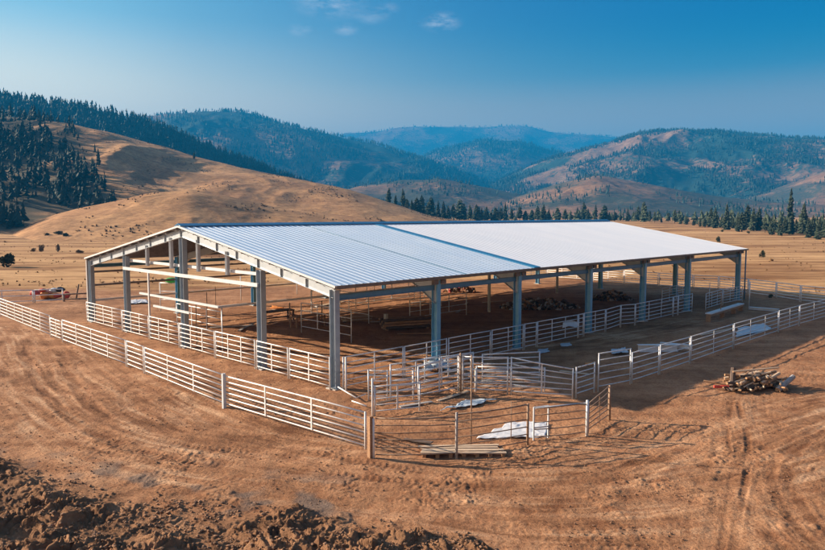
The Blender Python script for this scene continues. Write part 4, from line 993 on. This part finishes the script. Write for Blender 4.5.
# left background: rails, coloured cloth heap, leaning post, green bundle
fence_run([(-30, 305), (34, 303), (64, 301.5)], 1.25, ['dark wooden rail fence running out at the left edge', 'pale rail panel behind the outer left fence'], 'rails at the edge of the left field', nrail=3, mat='pipe', step=2.4, rr=.04)
panel(g(64, 301.5), g(92, 300), .7, 'low dark rail beside the far left barn corner', 'rails at the edge of the left field', nrail=2, mat='rust_pipe', rr=.06)
pole(76, 299, 1.5, .07, 'wood_dark', 'dark post leaning left of the far barn corner', lean=(.35, 0))
def bundle(px, py, w, h, mat, label, seed, z=0, name='cloth_bundle', cat='bundle'):
    p = g(px, py); rnd = random.Random(seed); m = MB(); nu, nv = 14, 8; vs = []
    for i in range(nv + 1):
        th = math.pi * i / nv
        for k in range(nu):
            an = 2 * math.pi * k / nu; q = 1 + .35 * float(perlin(np.array(math.cos(an) * 1.6 + seed), np.array(math.sin(an) * 1.6 + i * .45)))
            vs.append((math.sin(th) * math.cos(an) * w / 2 * q, math.sin(th) * math.sin(an) * w / 3 * q, h / 2 - math.cos(th) * h / 2 * (.85 + .15 * q)))
    fs = [(i * nu + k, i * nu + (k + 1) % nu, (i + 1) * nu + (k + 1) % nu, (i + 1) * nu + k) for i in range(nv) for k in range(nu)]
    m.add(vs, fs); o = m.build(name, M[mat], None, True); o.location = p + Vector((0, 0, z)); return tag(o, label, cat, 'coloured bundles on the left field edge' if py < 310 and px < 80 else None)
for i, (px, py, w, h, mt, z, lb) in enumerate([(35, 300, 1.3, 1.0, 'red', .45, 'red bundle at the left of the coloured heap'), (40, 299, 1.2, .9, 'sheet', .5, 'pale bundle left of the middle of the coloured heap'), (45, 299.5, 1.2, 1.2, 'orange', .0, 'orange bundle low in the coloured heap'), (49, 299, 1.3, .9, 'pink', .6, 'faded pink bundle in the middle of the coloured heap'),
        (53, 299.3, 1.2, .9, 'orange', .0, 'orange bundle low under the pale one'), (54.5, 299, 1.2, .85, 'tarp', .75, 'grey-blue bundle near the right of the coloured heap'), (60, 299, 1.1, .9, 'dark', .85, 'black bundle on top at the right of the coloured heap'), (66.5, 299.5, .8, 1.3, 'red', .0, 'red bundle hanging at the right end of the coloured heap'), (42.5, 299.5, .9, .6, 'red', .95, 'small red bundle on top of the coloured heap'), (57, 299.3, 1.2, .8, 'red', .1, 'red bundle beneath the black one')]):
    bundle(px, py - .5, w * .85, h * .62, mt, lb, i + 2, z * .75)
panel(g(160.5, 311), g(182, 312), 2.5, 'tall white panel standing inside the barn left of the centre column', 'pen panels inside the barn', nrail=4, gap=.3, step=2, rr=.035)
panel(bw(15, 22), bw(28, 22.4), 2.0, 'long white rail panel inside the barn behind the centre column', 'pen panels inside the barn', nrail=4, gap=.5, step=3, rr=.03)
panel(bw(15, 14.5), bw(15, 21.9), 2.3, 'white rail panel crossing the inside of the barn', 'pen panels inside the barn', nrail=3, gap=.7, step=2.4, rr=.03)
bundle(172, 311.5, 1.0, .5, 'green', 'bright green bundle on top of the tall white inner panel', 33, 2.5)
sheet([(127, 305), (148, 304), (147, 301), (128, 301.5)], 'low white sheet on the ground beyond the gable', 'sheet', .15, 16)
for i, (px, py, h) in enumerate([(197, 348, 3.0), (207.5, 330, 2.8), (216, 318, 2.6)]): pole(px, py, h, .03, 'rust_pipe', ['thin rusty pole right of the barn centre column', 'thin rusty pole in the middle of the gable opening', 'thin rusty pole farthest back in the gable opening'][i])
for i, (px, py, h) in enumerate([(241, 300, 2.4), (297, 294, 2.2)]): pole(px, py, h, .05, 'pipe', ['white pole beyond the barn left of the tall gable column', 'white pole beyond the barn right of the tall gable column'][i])
panel(bw(3.2, 16.2), bw(3.2, 22.8), 1.9, 'galvanised panel inside the gable opening by the door post', 'pen panels inside the barn', mat='pipe_grey', nrail=4, gap=.4, step=2.2, rr=.028)
panel(bw(8.6, 9.0), bw(8.6, 14.6), 2.2, 'galvanised panel inside the barn left of the tall gable column', 'pen panels inside the barn', mat='pipe_grey', nrail=4, gap=.5, step=1.9, rr=.028)
panel(bw(17, 12.0), bw(24, 12.2), 1.9, 'long galvanised panel inside the barn behind the tall gable column', 'pen panels inside the barn', mat='pipe_grey', nrail=4, gap=.5, step=2.3, rr=.028)
panel(bw(20, 22), bw(29, 22), 2.0, 'far white panel inside the barn seen past the near corner column', 'pen panels inside the barn', nrail=4, gap=.5, step=2.3, rr=.03)
# sheet hung on the long side fence
p = g(570, 341); m = MB(); m.add([(-.5, 0, 1.25), (.45, .04, 1.3), (.5, -.12, .95), (-.15, -.2, 1.05), (-.55, -.1, .9), (0, -.05, 1.42)], [(0, 3, 1, 5), (0, 4, 3), (3, 2, 1)]); o = m.build('cloth', M['tarp']); o.location = p
o.modifiers.new('thickness', 'SOLIDIFY').thickness = .03; tag(o, 'pale cloth hung over the long side fence', 'cloth')

# loose clods over the yard
def clods():
    rng = np.random.default_rng(5); n = 5200; VV = []; FF = []
    base = np.array([(1, 0, 0), (-1, 0, 0), (0, 1, 0), (0, -1, 0), (0, 0, 1), (0, 0, -1), (.6, .6, .5), (-.6, .5, .55), (.5, -.6, .5), (-.55, -.55, .5)], float)
    F = np.array([(4, 6, 7), (4, 7, 9), (4, 9, 8), (4, 8, 6), (0, 2, 6), (6, 2, 7), (2, 1, 7), (7, 1, 9), (1, 3, 9), (9, 3, 8), (3, 0, 8), (8, 0, 6), (0, 5, 2), (2, 5, 1), (1, 5, 3), (3, 5, 0)])
    off = 0
    for zone, cnt in (('yard', 5200), ('heap', 8000)):
        if zone == 'yard': px = rng.uniform(-20, 845, cnt * 3); py = 550 - 220 * rng.uniform(0, 1, cnt * 3) ** .8
        else: px = rng.uniform(-30, 520, cnt * 3); py = rng.uniform(440, 600, cnt * 3)
        dx = (px - 412.5) / FPX; u = (275 - py) / FPX; t = -CAM_H / (-SP + u * CP); x = dx * t; y = (CP + u * SP) * t
        b2 = surf(x, y, 'bm'); zz = surf(x, y)
        if zone == 'yard': ok = (fbm(x / 2.5, y / 2.5, 2, 90) + rng.uniform(-.3, .3, len(x)) > .1) & (b2 < .4)
        else: ok = (b2 > .05) & (fbm(x / 1.2, y / 1.2, 3, 95) + rng.uniform(-.4, .4, len(x)) > .0)
        for q in np.where(ok)[0][:cnt]:
            s = .012 + .035 * rng.uniform() ** 3 if zone == 'yard' else .010 + .062 * rng.uniform() ** 5
            V = base * rng.uniform(.55, 1.25, (10, 3)) * s; V[:, 2] *= .75
            an = rng.uniform(0, 6.28); V = np.stack([V[:, 0] * np.cos(an) - V[:, 1] * np.sin(an), V[:, 0] * np.sin(an) + V[:, 1] * np.cos(an), V[:, 2]], -1)
            VV.append(V + np.array([x[q], y[q], zz[q] + s * .25])); FF.append(F + off * 10); off += 1
    o = np_mesh('soil_clods', np.concatenate(VV), np.concatenate(FF), M['clod'], False); tag(o, 'loose soil clods scattered over the dirt yard', 'soil', kind='stuff')
M['clod'] = simple('soil_clod', (.12, .062, .034), (.32, .18, .10), 3, .95)
clods()

# ------------------------------------------------------------------ air
bx = MB(); bx.box(-7200, 7200, -250, 8000, -22, 860)
hz = bx.build('haze', None) if False else None
m = bpy.data.materials.new('air'); m.use_nodes = True; nt = m.node_tree
nt.nodes.remove(nt.nodes['Principled BSDF'])
vol = nt.nodes.new('ShaderNodeVolumePrincipled'); vol.inputs['Color'].default_value = (.010, .290, .71, 1); vol.inputs['Density'].default_value = 2.6e-4; vol.inputs['Anisotropy'].default_value = 0
nt.links.new(vol.outputs[0], nt.nodes['Material Output'].inputs['Volume'])
hz = bx.build('haze', m); tag(hz, 'pale blue haze filling the valley air', kind='stuff')

# ------------------------------------------------------------------ light
SUN_EL = R(20.3); sun_to = Vector((-.97, .24, 0)).normalized()
sd = Vector((sun_to.x * math.cos(SUN_EL), sun_to.y * math.cos(SUN_EL), math.sin(SUN_EL)))
ld = bpy.data.lights.new('sun', 'SUN'); ld.energy = 5.0; ld.angle = R(.53); ld.color = (1, .80, .60)
lo = bpy.data.objects.new('sun', ld); col.objects.link(lo); lo.rotation_euler = (-sd).to_track_quat('-Z', 'Y').to_euler()
w = bpy.data.worlds.new('World'); scene.world = w; w.use_nodes = True; nt = w.node_tree
bg = nt.nodes['Background']; sky = nt.nodes.new('ShaderNodeTexSky'); sky.sky_type = 'NISHITA'; sky.sun_disc = False
sky.sun_elevation = SUN_EL; sky.sun_rotation = math.atan2(sun_to.x, sun_to.y); sky.altitude = 600; sky.air_density = 1.0; sky.dust_density = 5.0; sky.ozone_density = 3.0

gen = nt.nodes.new('ShaderNodeTexCoord').outputs['Generated']
def vmath(op, a, b=None):
    n = nt.nodes.new('ShaderNodeVectorMath'); n.operation = op
    nt.links.new(a, n.inputs[0])
    if b is not None: n.inputs[1].default_value = b
    return n
# a dusty valley sky: deep teal away from the sun, paler towards it and towards the horizon
sx = nt.nodes.new('ShaderNodeSeparateXYZ'); nt.links.new(gen, sx.inputs[0])
def sky_ramp(stops):
    r = ramp(nt, sx.outputs['Z'], [(z, tuple(c / 4 for c in q)) for z, q in stops]); r.color_ramp.interpolation = 'B_SPLINE'; return r
sunside = sky_ramp([(.06, (3.2, 2.5, 1.6)), (.12, (2.95, 2.35, 1.5)), (.17, (2.2, 1.92, 1.32)), (.215, (1.1, 1.28, 1.2)), (.25, (.58, .99, 1.12)), (.32, (.25, .68, .95))])
away = sky_ramp([(.06, (.95, .56, .12)), (.11, (.98, .52, .13)), (.15, (.50, .34, .18)), (.185, (.0, .14, .23)), (.25, (.0, .05, .27)), (.32, (.0, .055, .30))])
dt = vmath('DOT_PRODUCT', gen, (sun_to.x, sun_to.y, 0))
ds = N(nt, 'ShaderNodeMapRange'); ds.inputs[1].default_value = -.5; ds.inputs[2].default_value = 1.0; nt.links.new(dt.outputs['Value'], ds.inputs[0])
fz = ramp(nt, ds.outputs[0], [((d + .5) / 1.5, (v,) * 3) for d, v in ((-.28, 0), (-.03, .03), (.24, .16), (.5, .56), (.68, 1.0))]); fz.color_ramp.interpolation = 'B_SPLINE'
gl = mixc(nt, fz.outputs[0], away.outputs[0], sunside.outputs[0])
g4 = vmath('MULTIPLY', gl, (4 / .30,) * 3)
hf = N(nt, 'ShaderNodeMapRange'); hf.interpolation_type = 'SMOOTHSTEP'; hf.inputs[1].default_value = .30; hf.inputs[2].default_value = .5; nt.links.new(sx.outputs['Z'], hf.inputs[0])
up = vmath('MULTIPLY', sky.outputs[0], (.80, .67, .60))
skyc = mixc(nt, hf.outputs[0], g4.outputs[0], up.outputs[0])
mp = nt.nodes.new('ShaderNodeMapping'); mp.inputs['Scale'].default_value = (9, 9, 26); nt.links.new(gen, mp.inputs['Vector'])
cn = noise_node(nt, 2.2, 7, mp.outputs['Vector'], .62)
tot = None
for px, py, sx, amp in ((441, 22, .034, 1.0), (345, 29, .022, .7), (303, 30, .024, .6), (372, 15, .03, .45), (330, 1, .06, .8), (388, 8, .02, .5)):     # thin high clouds
    d = ray(px, py).normalized()
    sb = vmath('SUBTRACT', gen, tuple(d)); ml = vmath('MULTIPLY', sb.outputs[0], (1 / sx, 1 / sx, 2.1 / sx)); ln = vmath('LENGTH', ml.outputs[0])
    mr = N(nt, 'ShaderNodeMapRange'); mr.interpolation_type = 'SMOOTHSTEP'; mr.inputs[1].default_value = 0; mr.inputs[2].default_value = 1; mr.inputs[3].default_value = amp; mr.inputs[4].default_value = 0
    nt.links.new(ln.outputs['Value'], mr.inputs[0])
    if tot is None: tot = mr.outputs[0]
    else:
        a2 = N(nt, 'ShaderNodeMath', operation='ADD'); nt.links.new(tot, a2.inputs[0]); nt.links.new(mr.outputs[0], a2.inputs[1]); tot = a2.outputs[0]
cr = ramp(nt, cn.outputs['Fac'], [(.42, (0, 0, 0)), (.68, (1, 1, 1))])
ml2 = N(nt, 'ShaderNodeMath', operation='MULTIPLY'); nt.links.new(tot, ml2.inputs[0]); nt.links.new(cr.outputs[0], ml2.inputs[1])
ml3 = N(nt, 'ShaderNodeMath', operation='MULTIPLY'); ml3.use_clamp = True; nt.links.new(ml2.outputs[0], ml3.inputs[0]); ml3.inputs[1].default_value = .9
nt.links.new(mixc(nt, ml3.outputs[0], skyc, (3.6, 3.4, 3.5)), bg.inputs['Color']); bg.inputs['Strength'].default_value = .075

vs = scene.view_settings; vs.view_transform = 'Standard'; vs.look = 'None'; vs.exposure = 2.0; vs.gamma = 1; vs.use_curve_mapping = False
scene.cycles.max_bounces = 6; scene.cycles.diffuse_bounces = 3; scene.cycles.volume_bounces = 0
scene.cycles.use_denoising = True

# ------------------------------------------------------------------ boards on the barn floor
rnd = random.Random(44)
for k in range(16):
    u, v = rnd.uniform(6, 34), rnd.uniform(3, 26); p = bw(u, v); Ln = rnd.uniform(1.5, 4.2); m = MB(); m.bar((-Ln / 2, 0, .07), (Ln / 2, 0, .09), .22, .05)
    o = m.build('plank', M[rnd.choice(['wood', 'wood_pale', 'wood_grey'])]); o.location = p; o.rotation_euler = (0, 0, rnd.uniform(-.3, 1.9)); tag(o, 'loose board lying on the dirt floor under the barn roof', 'plank', 'loose boards on the barn floor')
# ------------------------------------------------------------------ loose planks in the pens
rnd = random.Random(31)
for a, b2, lb in [((438, 402), (468, 393), 'pale plank lying aslant by the rusty pen posts'), ((446, 388), (462, 396), 'short broken plank against the rusty pen posts'), ((400, 408), (432, 404), 'grey plank on the ground by the low pen panels'), ((376, 405), (396, 402), 'short dark plank under the low pen panels'),
                  ((560, 372), (588, 376), 'white plank on the shaded ground behind the long pen panel'), ((700, 336), (735, 329), 'pale plank behind the outer right fence'), ((520, 400), (548, 404), 'brown plank half buried right of the tall thin pole'), ((404, 441), (432, 446), 'dark plank on the ground behind the pallet')]:
    A = g(*a); B = g(*b2); d = B - A; m = MB(); Ln = math.hypot(d.x, d.y)
    m.bar((0, 0, .06), (Ln, 0, .09 + rnd.uniform(0, .05)), .2, .04)
    o = m.build('plank', M['wood_pale' if 'pale' in lb or 'white' in lb else 'wood_dark' if 'dark' in lb else 'wood_grey' if 'grey' in lb else 'wood']); o.location = A; o.rotation_euler = (0, 0, math.atan2(d.y, d.x)); tag(o, lb, 'plank', 'loose planks in the pens')
